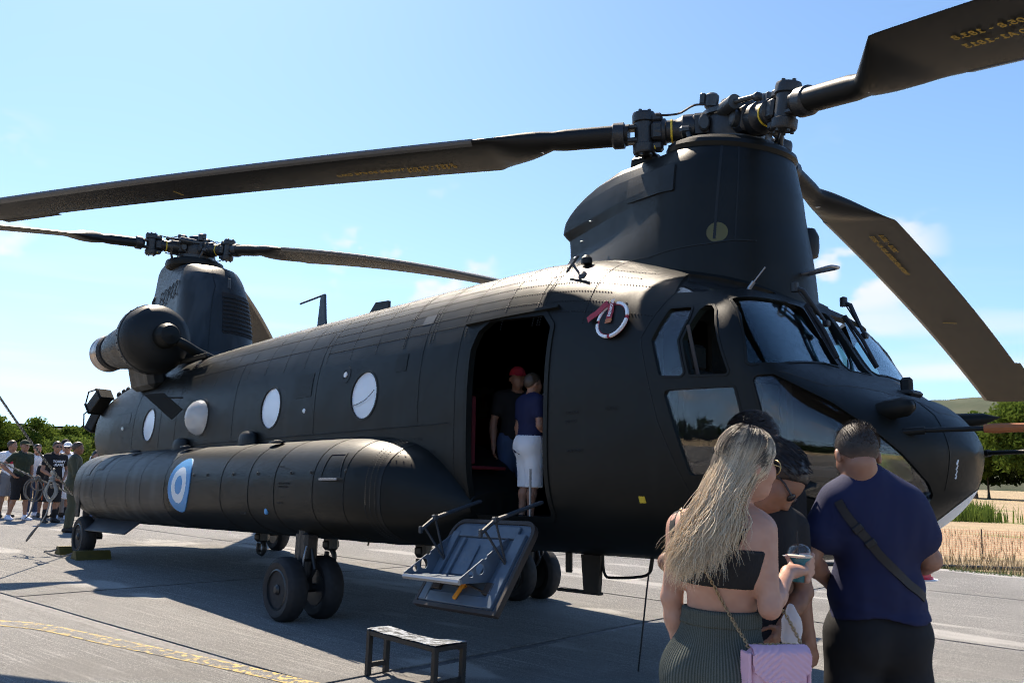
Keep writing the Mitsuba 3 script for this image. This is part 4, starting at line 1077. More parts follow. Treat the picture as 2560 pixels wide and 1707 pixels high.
def rotor(prefix, hub, tilt, arms, sense, texts):
    """arms: list of dict(az, b0, c, pitch)"""
    M0 = tr(hub) @ rot([0, 1, 0], tilt)
    HD = H(prefix + '_rotor_head', moved(lathe([(.20, -.30), (.24, -.22), (.26, -.08), (.27, .06), (.22, .13), (.17, .15), (.15, .24), (.06, .27), (.01, .275)], 28), M0), 'black_metal', smooth=40)
    H('hub_plate', moved(cat(cyl(.33, .05, 24, c=(0, 0, -.16)), cyl(.30, .04, 24, c=(0, 0, .10))), M0), 'grease_metal', sub=HD)
    for k, A in enumerate(arms):
        M = M0 @ rot([0, 0, 1], A['arm'])
        droop = rot([0, 1, 0], A['b0'])
        Ma = M @ tr(.25, 0, 0) @ droop @ np.diag([.66, 1, 1, 1])
        # root clevis, pitch housing, lag hinge block
        arm = H('hub_arm', moved(cat(rbox(.26, .28, .22, .03, c=(.04, 0, 0)), moved(lathe([(.12, .10), (.135, .14), (.135, .30), (.115, .33), (.10, .40), (.10, .52), (.12, .54), (.12, .58), (.095, .60), (.09, .70)], 22), rot([0, 1, 0], 90))), Ma), 'black_metal', sub=HD, smooth=30)
        H('yellow_band', moved(lathe([(.095, .0), (.107, .002), (.107, .028), (.095, .03)], 22), Ma @ tr(.44, 0, 0) @ rot([0, 1, 0], 90)), 'yellow_paint', sub=HD)
        H('bearing_cap', moved(cat(*[moved(lathe([(.06, -.19), (.075, -.18), (.075, .18), (.06, .19)], 16), rot([1, 0, 0], 90))]), Ma @ tr(.02, 0, 0)), 'grease_metal', sub=HD)
        Mb = M @ tr(.25, 0, 0) @ droop @ tr(.55, 0, 0)
        H('lag_hinge', moved(cat(lathe([(.05, -.19), (.095, -.186), (.104, -.17), (.104, -.105), (.085, -.095), (.085, .095), (.104, .105), (.104, .165), (.098, .188), (.05, .192)], 24), rbox(.16, .12, .08, .02, c=(-.09, 0, .13)), rbox(.16, .12, .08, .02, c=(-.09, 0, -.13)), rbox(.12, .18, .16, .02, c=(-.13, 0, 0))), Mb), 'black_metal', sub=HD, smooth=30)
        for z in (-.196, .196):
            for a in range(0, 360, 72):
                H('hinge_bolt', moved(lathe([(.016, -.012), (.016, .012), (.004, .016)], 6), Mb @ rot([0, 0, 1], a) @ tr(.070, 0, z)), 'grease_metal', sub=HD)
        for a, z in ((200, .14), (160, -.14)):
            H('grease_point', moved(lathe([(.026, -.01), (.026, .012), (.010, .014)], 10), Mb @ rot([0, 0, 1], a) @ tr(.104, 0, z) @ rot([0, 1, 0], 90)), 'yellow_paint', sub=HD)
        # lag damper, pitch link, hoses
        dm = sense * -1
        H('lag_damper', moved(cat(cyl_between((.10, dm * .20, .10), (.52, dm * .22, .12), .062, 18), cyl_between((.50, dm * .22, .12), (.80, dm * .14, .13), .022, 12), rbox(.08, .16, .08, .02, c=(.06, dm * .17, .09)), rbox(.09, .08, .07, .02, c=(.80, dm * .12, .13))), M @ droop @ np.diag([.68, 1, 1, 1])), 'grease_metal', sub=HD)
        H('pitch_link', moved(cat(cyl_between((.40, sense * .22, -.06), (.30, sense * .30, -.42), .022), rbox(.10, .20, .07, .02, c=(.42, sense * .14, -.03)), rbox(.06, .06, .10, .015, c=(.31, sense * .30, -.40))), M @ droop), 'grease_metal', sub=HD)
        H('hose', cat(*[moved(tube(spline(pp, 14), .010, 6), M @ droop @ np.diag([.8, 1, 1, 1])) for pp in ([(.15, .10, .16), (.40, .16, .20), (.62, .08, .16), (.85, .06, .18)], [(.2, -.12, .14), (.45, -.06, .18), (.7, -.12, .12)], [(.12, .15, -.10), (.40, .18, -.16), (.72, .10, -.13)])]), 'black_metal', sub=HD)
        H('oil_tank', moved(cat(lathe([(.05, -.06), (.06, -.05), (.06, .05), (.04, .07), (.01, .08)], 16), rbox(.05, .05, .10, .01, c=(.08, 0, .02))), M @ tr(.22, sense * .12, .20)), 'grease_metal', sub=HD)
        # blade
        al, be = math.radians(A['arm']), math.radians(A['az'])
        Mbl = M0 @ tr(.80 * (math.cos(al) - math.cos(be)), .80 * (math.sin(al) - math.sin(be)), 0) @ rot([0, 0, 1], A['az'])
        B = H('rotor_blade', moved(blade_mesh(A['b0'], A['c'], sense, A['pitch']), Mbl), 'blade_paint', smooth=32, label=A.get('label'))
        H('root_clevis', moved(cat(rbox(.20, .12, .045, .012, c=(.90, 0, .06)), rbox(.20, .12, .045, .012, c=(.90, 0, -.06)), moved(lathe([(.10, 0), (.118, .01), (.118, .10), (.10, .12)], 20), tr(.96, 0, 0) @ rot([0, 1, 0], 90))), Mbl @ tr(.95, 0, float(blade_z(np.array([.95]), A['b0'], A['c'])[0])) @ rot([0, 1, 0], A['b0']) @ tr(-.95, 0, 0)), 'black_metal', sub=B, smooth=30)
        H('leading_edge', moved(blade_mesh(A['b0'], A['c'], sense, A['pitch'], 'le'), Mbl), 'blade_edge', sub=B)
        # white index tag near the root and yellow marks, on the lower face
        tw = lambda r: math.radians(A['pitch'] - 12 * (r / 9.14 - .3))

        def under(r, y, dz=.052):
            return np.array([r, y, float(blade_z(np.array([r]), A['b0'], A['c'])[0]) + sense * y * math.sin(tw(r)) - dz])
        sl = lambda r: (under(r + .2, 0) - under(r - .2, 0)) / .4
        if texts:
            for j, (line, y) in enumerate(texts):
                t = meshkit.text_mesh(line, .055, .004)
                # reads from below: x of the text runs towards the tip on one side
                yb = -sense * y
                o = under(2.62, yb, .050 - .012 * j)
                sx = sl(3.0); sy_ = np.array([0, 1, sense * math.sin(tw(3.0))]) * sense
                Mt = np.eye(4); Mt[:3, 0] = sx / np.linalg.norm(sx) * sense * -1; Mt[:3, 1] = sy_ / np.linalg.norm(sy_) * -1 * (1 if True else 0)
                Mt[:3, 2] = np.cross(Mt[:3, 0], Mt[:3, 1])
                if sense > 0:
                    o = under(2.62 + t.bounds[1][0], yb, .050 - .012 * j)
                Mt[:3, 3] = o
                H('blade_lettering', moved(t, Mbl @ Mt), 'stencil_yellow', sub=B, smooth=False, kind='stuff')
            for r in (5.6,):
                o = under(r, -sense * .22, .052)
                H('blade_mark', moved(rbox(.012, .17, .006, .001), Mbl @ tr(o)), 'stencil_yellow', sub=B)
        H('trim_tab', moved(rbox(.72, .09, .006, .001), Mbl @ frame(under(7.75, -sense * .635, .004), sl(7.75), (0, 1, 0))), 'blade_paint', sub=B)
        H('index_tag', moved(rbox(.10, .05, .006, .001), Mbl @ tr(under(1.75, -sense * .02, .085))), 'white_paint', sub=B)


FT = [('FWD BLADE SERIAL NO A1-1813', .20), ('205.8 - 183.8', .30)]
rotor('front', (.16, 0, 4.40), 9.0, [dict(arm=-146, az=-145, b0=7.65, c=.0043, pitch=4), dict(arm=-26, az=-17.3, b0=2.3, c=.0109, pitch=-3), dict(arm=94, az=96.5, b0=8.0, c=.0075, pitch=4)], 1, FT)
rotor('aft', (-11.60, 0, 5.66), 4.0, [dict(arm=-98, az=-96.5, b0=2.5, c=.0125, pitch=7), dict(arm=22, az=16.6, b0=4.2, c=.0142, pitch=7), dict(arm=142, az=142.7, b0=2.8, c=.0139, pitch=7)], -1, None)

# ------------------------------------------------------------------ people: signed-distance bodies meshed by surface nets
class Field:
    def __init__(s, lo, hi, h):
        s.h = h; s.lo = np.floor(np.asarray(lo, float) / h) * h
        s.n = np.ceil((np.asarray(hi) - s.lo) / h).astype(int) + 1
        s.ax = [(s.lo[k] + np.arange(s.n[k]) * h).astype(np.float32) for k in range(3)]
        s.D = np.full(tuple(s.n), .25, np.float32)

    def window(s, lo, hi):
        i0 = np.clip(np.floor((np.asarray(lo) - s.lo) / s.h).astype(int), 0, s.n - 1); i1 = np.clip(np.ceil((np.asarray(hi) - s.lo) / s.h).astype(int) + 1, 1, s.n)
        sl = tuple(slice(a, b) for a, b in zip(i0, i1))
        X = np.meshgrid(*[s.ax[k][sl[k]] for k in range(3)], indexing='ij', sparse=True)
        return sl, X

    def add(s, prim, k=.03, grow=0.0, sub=False):
        lo, hi, fn = prim
        pad = .06 + k + abs(grow)
        sl, X = s.window(np.asarray(lo) - pad, np.asarray(hi) + pad)
        if any(q.stop <= q.start for q in sl):
            return s
        d = fn(X) - grow; A = s.D[sl]
        if sub:
            s.D[sl] = np.maximum(A, -d)
        elif k > 0:
            hh = np.clip(.5 + .5 * (A - d) / k, 0, 1)
            s.D[sl] = A * (1 - hh) + d * hh - k * hh * (1 - hh)
        else:
            s.D[sl] = np.minimum(A, d)
        return s

    def clip(s, fn):
        X = np.meshgrid(*s.ax, indexing='ij', sparse=True)
        s.D = np.maximum(s.D, fn(X)).astype(np.float32)
        return s

    def mesh(s):
        D = np.pad(s.D, 1, constant_values=.25); S = D < 0
        n = D.shape; lo = s.lo - s.h
        cs = [S[a:n[0] - 1 + a, b:n[1] - 1 + b, c:n[2] - 1 + c] for a in (0, 1) for b in (0, 1) for c in (0, 1)]
        cnt = sum(c.astype(np.int8) for c in cs); act = (cnt > 0) & (cnt < 8)
        idx = np.argwhere(act); num = np.full(act.shape, -1, np.int64); num[act] = np.arange(len(idx))
        acc = np.zeros((len(idx), 3)); wt = np.zeros(len(idx))
        cor = np.array([(a, b, c) for a in (0, 1) for b in (0, 1) for c in (0, 1)])
        for i in range(8):
            for j in range(i + 1, 8):
                if np.abs(cor[i] - cor[j]).sum() != 1:
                    continue
                A = D[tuple((idx + cor[i]).T)]; B = D[tuple((idx + cor[j]).T)]
                m = (A < 0) != (B < 0); t = A[m] / (A[m] - B[m])
                acc[m] += cor[i] + (cor[j] - cor[i]) * t[:, None]; wt[m] += 1
        V = lo + (idx + acc / np.maximum(wt, 1)[:, None]) * s.h
        F = []
        for ax in range(3):
            o1, o2 = np.eye(3, dtype=int)[(ax + 1) % 3], np.eye(3, dtype=int)[(ax + 2) % 3]
            sa = [slice(1, -1)] * 3; sa[ax] = slice(0, -1); sb = list(sa); sb[ax] = slice(1, None)
            P_ = S[tuple(sa)]; Q_ = S[tuple(sb)]
            e = np.argwhere(P_ != Q_); off = np.ones(3, int); off[ax] = 0; g = e + off
            q = [num[tuple((g - u).T)] for u in (0 * o1, o1, o1 + o2, o2)]
            q = np.stack(q, 1); fl = P_[tuple(e.T)]
            q[~fl] = q[~fl][:, ::-1]
            F.append(q)
        F = np.vstack(F); F = F[(F >= 0).all(1)]
        m = trimesh.Trimesh(V, np.vstack([F[:, [0, 1, 2]], F[:, [0, 2, 3]]]), process=False)
        if m.volume < 0:
            m = trimesh.Trimesh(V, m.faces[:, ::-1], process=False)
        return m


def cap(a, b, r1, r2=None):
    a, b = np.asarray(a, float), np.asarray(b, float); r2 = r1 if r2 is None else r2; ba = b - a; L2 = max(float(ba @ ba), 1e-9); R = max(r1, r2)

    def fn(X):
        pa = [X[k] - a[k] for k in range(3)]
        t = np.clip((pa[0] * ba[0] + pa[1] * ba[1] + pa[2] * ba[2]) / L2, 0, 1)
        return np.sqrt(sum((pa[k] - t * ba[k]) ** 2 for k in range(3))) - (r1 + (r2 - r1) * t)
    return np.minimum(a, b) - R, np.maximum(a, b) + R, fn


def ell(c, r, M=None):
    """ellipsoid; M: 3x3 rotation whose columns are its axes"""
    c, r = np.asarray(c, float), np.asarray(r, float); M = np.eye(3) if M is None else np.asarray(M)[:3, :3]; R = r.max()

    def fn(X):
        p = [X[k] - c[k] for k in range(3)]
        q = [(p[0] * M[0, k] + p[1] * M[1, k] + p[2] * M[2, k]) for k in range(3)]
        k0 = np.sqrt(sum((q[k] / r[k]) ** 2 for k in range(3))); k1 = np.sqrt(sum((q[k] / r[k] ** 2) ** 2 for k in range(3)))
        return k0 * (k0 - 1) / np.maximum(k1, 1e-6)
    return c - R, c + R, fn


def unit(v):
    v = np.asarray(v, float); return v / np.linalg.norm(v)


def head_prims(c, f, u, s=1.0, female=False):
    """c: skull centre, f: facing, u: up"""
    f = unit(f); u = unit(np.asarray(u) - f * (np.asarray(u) @ f)); l = np.cross(u, f); M = np.stack([f, l, u], 1); at = lambda x, y, z: c + s * (x * f + y * l + z * u)
    jw = .048 if female else .055
    pr = [(ell(at(0, 0, .01), s * np.array([.097, .077, .100]), M), 0), (ell(at(.028, 0, -.05), s * np.array([.070, .060, .075]), M), .03), (ell(at(.055, 0, -.095), s * np.array([.036, jw * .8, .028]), M), .03),
          (cap(at(.085, 0, .0), at(.108, 0, -.040), s * .010, s * .015), .012), (ell(at(.090, 0, -.072), s * np.array([.014, .026, .010]), M), .010), (ell(at(.083, .031, -.012), s * np.array([.012, .015, .009]), M), .008), (ell(at(.083, -.031, -.012), s * np.array([.012, .015, .009]), M), .008)]
    for q in (1, -1):
        pr += [(ell(at(-.010, q * .085, -.020), s * np.array([.019, .012, .034]), M @ rot([0, 1, 0], 12)[:3, :3]), .006), (ell(at(.062, q * .045, -.035), s * np.array([.025, .02, .025]), M), .03)]
    return pr, at, M


def hand_prims(w, d, n, s=1.0, curl=.25, side=1, spread=.012, hold=None):
    """w: wrist, d: direction towards the fingers, n: palm normal (curl goes towards n), side: which way the thumb points across the palm"""
    d = unit(d); n = unit(np.asarray(n) - d * (np.asarray(n) @ d)); t = np.cross(d, n) * side
    pr = [(cap(w, w + d * .04 * s, .023 * s, .025 * s), .02)]
    for o in (-.024, -.008, .008, .024):
        pr.append((cap(w + d * .03 * s + t * o * .6 * s, w + d * .088 * s + t * o * s, .0125 * s, .0115 * s), .012))
    for o, L in ((-.026, .062), (-.009, .074), (.009, .080), (.026, .071)):
        p = w + d * .090 * s + t * o * s; a = curl
        for q in (.45, .32, .23):
            dir_ = d * math.cos(a) + n * math.sin(a); e = p + dir_ * L * q * s
            pr.append((cap(p, e, .0092 * s, .0082 * s), .004)); p = e; a += curl * 1.25
    th = w + d * .035 * s + t * .024 * s; k1 = th + (d * .6 + t * .75 + n * .25) * .036 * s; k2 = k1 + (d * .8 + t * .30 + n * .5) * .030 * s; k3 = k2 + (d * .85 + n * .5) * .024 * s
    pr += [(cap(th, k1, .014 * s, .011 * s), .012), (cap(k1, k2, .0105 * s, .009 * s), .005), (cap(k2, k3, .009 * s, .0075 * s), .004)]
    return pr


class Person:
    """pose in person axes: x forward, y left, z up, standing height 1.75 times s; everything can be overridden"""

    def __init__(p, loc, face, s=1.0, female=False, pose=None, head_yaw=0, head_pitch=0, build=1.0):
        p.s, p.female, p.b = s, female, build
        p.M = np.eye(4); a = math.atan2(face[1], face[0]); p.M[:3, :3] = rot([0, 0, 1], math.degrees(a))[:3, :3]; p.M[:3, 3] = [loc[0], loc[1], loc[2] if len(loc) > 2 else 0]
        J = dict(hipc=(0, 0, .94), waist=(.0, 0, 1.07), chest=(.0, 0, 1.27), neck=(-.015, 0, 1.455), head=(.015, 0, 1.635))
        w = .165 if female else .192
        for q, y in (('l', 1), ('r', -1)):
            J[q + 'sh'] = (-.01, y * w, 1.415); J[q + 'el'] = (-.03, y * (w + .055), 1.125); J[q + 'wr'] = (.03, y * (w + .055), .885)
            J[q + 'hip'] = (0, y * .085, .90); J[q + 'kn'] = (.02, y * .10, .49); J[q + 'an'] = (-.02, y * .105, .085)
        J.update(pose or {})
        p.J = {k: np.asarray(v, float) * s for k, v in J.items()}
        hy, hp = math.radians(head_yaw), math.radians(head_pitch)
        p.hf = np.array([math.cos(hp) * math.cos(hy), math.cos(hp) * math.sin(hy), math.sin(hp)]); p.hu = np.array([-math.sin(hp) * math.cos(hy), -math.sin(hp) * math.sin(hy), math.cos(hp)])
        p.lo = np.array([-.65, -.7, -.02]) * s; p.hi = np.array([.75, .7, 1.95]) * s

    def torso(p):
        J, s, b = p.J, p.s, p.b; f = p.female
        c = [(ell(J['chest'] + np.array([.0, 0, .03]) * s, s * b * np.array([.118, .150 if f else .178, .20])), 0), (ell(J['waist'], s * b * np.array([.098 if f else .112, .122 if f else .150, .15])), .06),
             (ell(J['hipc'] + np.array([-.01, 0, 0]) * s, s * b * np.array([.118, .168 if f else .162, .125])), .06), (cap(J['lsh'] * [1, .8, 1], J['rsh'] * [1, .8, 1], .060 * s), .06),
             (cap(J['neck'] - np.array([0, .06, .02]) * s, J['neck'] + np.array([0, .06, -.02]) * s, .05 * s), .05)]
        for y in (1, -1):
            c.append((ell(J['hipc'] + np.array([-.062, y * .075, -.05]) * s, s * b * np.array([.085, .085, .10])), .05))
            c.append((ell(J['chest'] + np.array([-.055, y * .085, .06]) * s, s * np.array([.06, .075, .11])), .05))
            if f:
                c.append((ell(J['chest'] + np.array([.095, y * .07, .0]) * s, s * np.array([.055, .06, .06])), .03))
        return c

    def arm(p, q, frac=1.0, hand=None):
        J, s = p.J, p.s * (.86 if p.female else 1.0); sh, el, wr = J[q + 'sh'], J[q + 'el'], J[q + 'wr']
        e = sh + (el - sh) * min(1, frac)
        c = [(cap(sh, e, .054 * s, (.054 - .014 * min(1, frac)) * s), .04)]
        if frac >= 1:
            c += [(cap(el, el + (wr - el) * .35, .040 * s, .041 * s), .02), (cap(el + (wr - el) * .3, wr, .041 * s, .026 * s), .02)]
            d = unit(wr - el)
            h = hand or {}
            n = h.get('n', np.array([.1, -1 if q == 'l' else 1, 0]))
            c += hand_prims(wr, h.get('d', d), n, p.s * (.92 if p.female else 1.0), h.get('curl', .35), h.get('side', 1 if q == 'l' else -1))
        return c

    def leg(p, q, lo=0.0, shoe=False):
        J, s, b = p.J, p.s, p.b; hip, kn, an = J[q + 'hip'], J[q + 'kn'], J[q + 'an']; f = 1.04 if p.female else 1.0
        c = [(cap(hip, hip + (kn - hip) * .5, .088 * s * f * b, .074 * s * f), .05), (cap(hip + (kn - hip) * .45, kn, .075 * s * f, .054 * s), .03)]
        calf = kn + (an - kn) * .3 + np.array([-.018, 0, 0]) * s
        c += [(cap(kn, calf, .052 * s, .054 * s), .03), (cap(calf, an, .053 * s, .034 * s), .03)]
        return c

    def foot(p, q, grow=0.0):
        J, s = p.J, p.s; an = J[q + 'an']; y = 1 if q == 'l' else -1
        toe = an + np.array([.165, y * .025, -.055]) * s; heel = an + np.array([-.045, 0, -.045]) * s
        return [(cap(an, heel, .036 * s, .036 * s), .02), (cap(heel, toe, .034 * s, .030 * s), .02), (cap(an, an + np.array([.09, y * .012, -.045]) * s, .036 * s, .034 * s), .02)]

    def field(p, prims, h, grow=0.0, k0=None):
        bl = np.array([q[0][0] for q in prims]).min(0) - .06 - grow; bh = np.array([q[0][1] for q in prims]).max(0) + .06 + grow
        F = Field(bl, bh, h)
        for pr, k in prims:
            F.add(pr, k if k0 is None else k0, grow)
        return F


def wrinkle(F, amp, fx, seed=0):
    X = np.stack(np.meshgrid(*F.ax, indexing='ij'), -1); near = np.abs(F.D) < .05
    q = X[near] * fx
    F.D[near] += amp * (meshkit.fbm(q, 2, seed) - .5).astype(np.float32)
    return F


skins = dict(fair=(.46, .27, .20), tan=(.34, .185, .125), brown=(.24, .125, .08))
for k, c in skins.items():
    P('skin_' + k, proc((lambda c: lambda p, n, uv: mix(c, tuple(x * y for x, y in zip(c, (.80, .68, .62))), fbm(p.x * 30, p.y * 30, p.z * 30, 3)))(c)), .48, spec=.4)
for k, c, r in (('cloth_navy', (.006, .010, .050), .85), ('cloth_black', (.006, .006, .008), .85), ('cloth_white', (.72, .73, .76), .85), ('cloth_green', (.025, .035, .018), .85), ('cloth_olive', (.050, .055, .035), .8), ('cloth_grey', (.17, .17, .18), .85),
                ('cloth_jeans', (.035, .065, .14), .85), ('cloth_red', (.42, .02, .04), .8), ('cloth_orange', (.45, .09, .02), .8), ('hair_dark', (.012, .009, .009), .40), ('hair_brown', (.055, .036, .024), .5), ('lens_dark', (.012, .010, .012), .12), ('gold', (.55, .38, .16), .3),
                ('shoe_white', (.60, .65, .78), .6), ('shoe_black', (.012, .012, .014), .6), ('leather_pink', (.58, .36, .46), .42), ('brass', (.40, .29, .17), .35), ('cup_teal', (.02, .13, .16), .35), ('cream', (.62, .52, .40), .6), ('nail_pale', (.62, .72, .74), .3),
                ('plastic_red', (.55, .015, .04), .35), ('tote_pale', (.52, .47, .46), .8), ('strap_black', (.010, .010, .012), .6)):
    P(k, c, r, metallic=.8 if k in ('gold', 'brass') else 0.0)
P('ribbed_green', (.085, .10, .085), .9)


def put(p, name, mesh, bs, parent, smooth=True, **kw):
    return add(name, mesh, bs, parent=parent, smooth=smooth, xf=p.M, **kw)


def person(p, key, h, skin_='tan', top='cloth_black', sleeve=.55, hem=.90, bottom='cloth_black', bottom_to=.50, shoes='shoe_white', hair='hair_dark', cap_=None, glasses=False, hands=None, socks=None, hairlen=0, wr=.010, neck_r=.085, skip_body_below=None, beard=False, fit=.0):
    s, J = p.s, p.J; hands = hands or {}
    hp, at, HM_ = head_prims(J['head'], p.hf, p.hu, s, p.female)
    body_ = p.torso() + [(cap(J['neck'] - np.array([0, 0, .03]) * s, J['head'] + (p.hu * -.07 - p.hf * .02) * s, .054 * s * (.88 if p.female else 1), .050 * s * (.88 if p.female else 1)), .03)] + hp
    for q in 'lr':
        body_ += p.arm(q, 1.0, hands.get(q)) + p.leg(q) + (p.foot(q) if shoes is None else [])
    F = p.field(body_, h)
    put(p, 'body', F.mesh(), 'skin_' + skin_, key)
    # top
    tp = p.torso() + sum((p.arm(q, sleeve) for q in 'lr' if sleeve), [])
    F = p.field(tp, h, .014 + fit)
    nk = J['neck'] + np.array([.02, 0, .025]) * s
    wrinkle(F, wr * 1.6, np.array([9, 9, 5]) / s, 3)
    zh = hem * s
    F.clip(lambda X: zh + .012 * np.sin(X[1] * 30) * (wr > 0) - X[2])
    F.add((nk - .2, nk + .2, ell(nk, np.array([neck_r, neck_r * .95, .05]) * s)[2]), 0, 0, sub=True)
    T_ = put(p, 'shirt', F.mesh(), top, key)
    # bottom
    bt = p.torso()[1:3] + [q for q in p.torso() if q[0][1][2] < 1.05 * s] + p.leg('l') + p.leg('r')
    F = p.field(bt, h, .018)
    if bottom_to < .3:
        for q in 'lr':
            F.add(cap(J[q + 'kn'], J[q + 'an'], .075 * s, .068 * s), .02)
    else:
        for q in 'lr':
            kk = J[q + 'hip'] + (J[q + 'kn'] - J[q + 'hip']) * 1.05
            F.add(cap(J[q + 'hip'], kk, .10 * s, .095 * s), .03)
    wrinkle(F, wr * 1.6, np.array([8, 8, 6]) / s, 5)
    F.clip(lambda X: np.maximum(bottom_to * s - X[2], X[2] - 1.03 * s))
    put(p, 'trousers' if bottom_to < .3 else 'shorts', F.mesh(), bottom, key)
    if shoes:
        for q in 'lr':
            F = p.field(p.foot(q), h, .010); F.clip(lambda X: .004 - X[2])
            put(p, 'shoe', F.mesh(), shoes, key)
        if socks:
            for q in 'lr':
                F = p.field([(cap(J[q + 'an'], J[q + 'an'] + (J[q + 'kn'] - J[q + 'an']) * .42, .042 * s, .052 * s), 0)], h, .004); put(p, 'sock', F.mesh(), socks, key)
    # hair or cap
    if hair:
        pr = [(ell(at(-.008, 0, .018), s * np.array([.104, .084, .104]), HM_), 0)]
        if hairlen:
            pr += [(ell(at(-.075, 0, -.08 - hairlen * .4), s * np.array([.055, .09, .10 + hairlen * .5]), HM_), .04)]
        F = p.field(pr, min(h, .008), .004)
        f_, u_, c_ = p.hf, p.hu, J['head']
        F.clip(lambda X: (((X[0] - c_[0]) * f_[0] + (X[1] - c_[1]) * f_[1] + (X[2] - c_[2]) * f_[2]) - s * (.055 + 0 * X[0])) * .8 - ((X[0] - c_[0]) * u_[0] + (X[1] - c_[1]) * u_[1] + (X[2] - c_[2]) * u_[2] - .055 * s) * .9)
        F.clip(lambda X: -.055 * s - ((X[0] - c_[0]) * u_[0] + (X[1] - c_[1]) * u_[1] + (X[2] - c_[2]) * u_[2]) - (0 if not hairlen else 1))
        wrinkle(F, .010, np.array([60, 60, 30]), 7)
        put(p, 'hair', F.mesh(), hair, key)
    if beard:
        pr = [(ell(at(.045, 0, -.088), s * np.array([.052, .054, .036]), HM_), 0)]
        put(p, 'beard', p.field(pr, min(h, .008), .004).mesh(), 'hair_brown', key)
    if cap_:
        F = p.field([(ell(at(-.005, 0, .035), s * np.array([.108, .088, .098]), HM_), 0)], min(h, .010), .004); c_ = at(0, 0, .028); u_ = p.hu
        F.clip(lambda X: -((X[0] - c_[0]) * u_[0] + (X[1] - c_[1]) * u_[1] + (X[2] - c_[2]) * u_[2]))
        C = put(p, 'cap', F.mesh(), cap_, key)
        F = p.field([(ell(at(.125, 0, .026), s * np.array([.075, .072, .009]), HM_ @ rot([0, 1, 0], 10)[:3, :3]), 0)], .007); put(p, 'brim', F.mesh(), cap_, C)
    if glasses:
        for q in (1, -1):
            put(p, 'sunglass_lens', p.field([(ell(at(.096, q * .033, -.004), s * np.array([.010, .029, .021]), HM_), 0)], .005).mesh(), 'lens_dark', key)
        put(p, 'sunglass_arm', cat(*[tube([at(.094, q * .060, .0), at(.05, q * .082, .004), at(-.01, q * .085, -.004)], .004, 6) for q in (1, -1)]), 'lens_dark', key)
    return at, HM_


R3 = np.array([.664, .747, 0]); D3 = np.array([-.747, .664, 0])     # to the right and away, as seen from the apron's edge
G = 'spectators standing behind the helicopter tail'
tb = 1.09


def hips_pose(s_=1):
    return dict(rel=(-.06, -.40, 1.17), rwr=(.06, -.20, 1.02))


crowd = [
    # loc, facing, label, options
    ((-21.15, -.56), R3 * .75 - D3 * .65, 'man in white T-shirt with red print and grey shorts', dict(s=tb, head_yaw=45), dict(skin_='tan', top='cloth_white', bottom='cloth_grey', bottom_to=.47, shoes='shoe_black', hair='hair_brown')),
    ((-19.9, -.58), R3 * .9 - D3 * .45, 'man in dark green T-shirt, cap and black shorts, hand on hip', dict(s=tb, pose=dict(rel=(-.05, -.43, 1.18), rwr=(.08, -.26, 1.00), lel=(-.02, .25, 1.12), lwr=(.02, .24, .86), lan=(.10, .13, .085), ran=(-.10, -.13, .085), lkn=(.08, .12, .49)), build=1.08), dict(skin_='tan', top='cloth_green', bottom='cloth_black', bottom_to=.45, shoes='shoe_white', hair='hair_dark', cap_='cloth_green')),
    ((-21.42, .10), R3 * .8 - D3 * .6, 'person in white top and blue jeans behind the man in green', dict(s=tb * .97), dict(skin_='tan', top='cloth_white', bottom='cloth_jeans', bottom_to=.10, shoes='shoe_white', hair='hair_dark')),
    ((-18.96, -.10), R3 * .8 - D3 * .62, 'man in black lettered T-shirt and black shorts with orange stripe', dict(s=tb, pose=dict(rel=(.02, -.27, 1.12), rwr=(.22, -.12, .98), lel=(.02, .27, 1.12), lwr=(.22, .12, .96))), dict(skin_='tan', top='cloth_black', bottom='cloth_black', bottom_to=.44, shoes='shoe_black', socks='cloth_black', hair='hair_brown', glasses=True)),
    ((-20.9, .62), R3 * .9 - D3 * .4, 'man in black peaked cap behind the lettered black T-shirt', dict(s=tb * 1.04), dict(skin_='tan', top='cloth_white', bottom='cloth_grey', bottom_to=.10, shoes='shoe_black', hair='hair_dark', cap_='cloth_black')),
    ((-19.94, .42), R3 * .3 - D3 * .95, 'man in white cap, sunglasses, white T-shirt and white shorts', dict(s=tb), dict(skin_='tan', top='cloth_white', bottom='cloth_white', bottom_to=.47, shoes='shoe_white', socks='cloth_black', hair='hair_dark', cap_='cloth_white', glasses=True)),
    ((-16.01, -.50), R3 * .95 + D3 * .3, 'airman in olive flight suit standing beside the rear wheel', dict(s=1.07, pose=dict(lel=(.08, .22, 1.13), lwr=(.28, .06, 1.05), rel=(.05, -.24, 1.12), rwr=(.26, -.06, 1.05))), dict(skin_='brown', top='cloth_olive', sleeve=1.0, bottom='cloth_olive', bottom_to=.09, shoes='shoe_black', hair='hair_brown', hem=.93, neck_r=.07)),
    ((-16.81, .16), R3 * .2 - D3 * 1.0, 'woman with dark hair and black top next to the airman', dict(s=.98, female=True, head_yaw=50), dict(skin_='fair', top='cloth_black', sleeve=0, bottom='cloth_black', bottom_to=.10, shoes='shoe_black', hair='hair_dark', hairlen=.18, neck_r=.16)),
    ((-19.2, 1.02), R3 * .7 - D3 * .7, 'man with short black hair and white shirt right of the airman', dict(s=1.08), dict(skin_='tan', top='cloth_white', bottom='cloth_jeans', bottom_to=.10, shoes='shoe_black', hair='hair_dark')),
    ((-21.6, -.95), R3 * .8 - D3 * .6, 'bearded bald man in black at the left edge of the group', dict(s=1.04), dict(skin_='tan', top='cloth_black', bottom='cloth_black', bottom_to=.10, shoes='shoe_black', hair=None, glasses=True, beard=True)),
    ((-21.0, .28), R3 * .6 - D3 * .8, 'child in black cap between two men', dict(s=.88), dict(skin_='tan', top='cloth_black', bottom='cloth_black', bottom_to=.45, shoes='shoe_black', hair='hair_dark', cap_='cloth_black')),
]
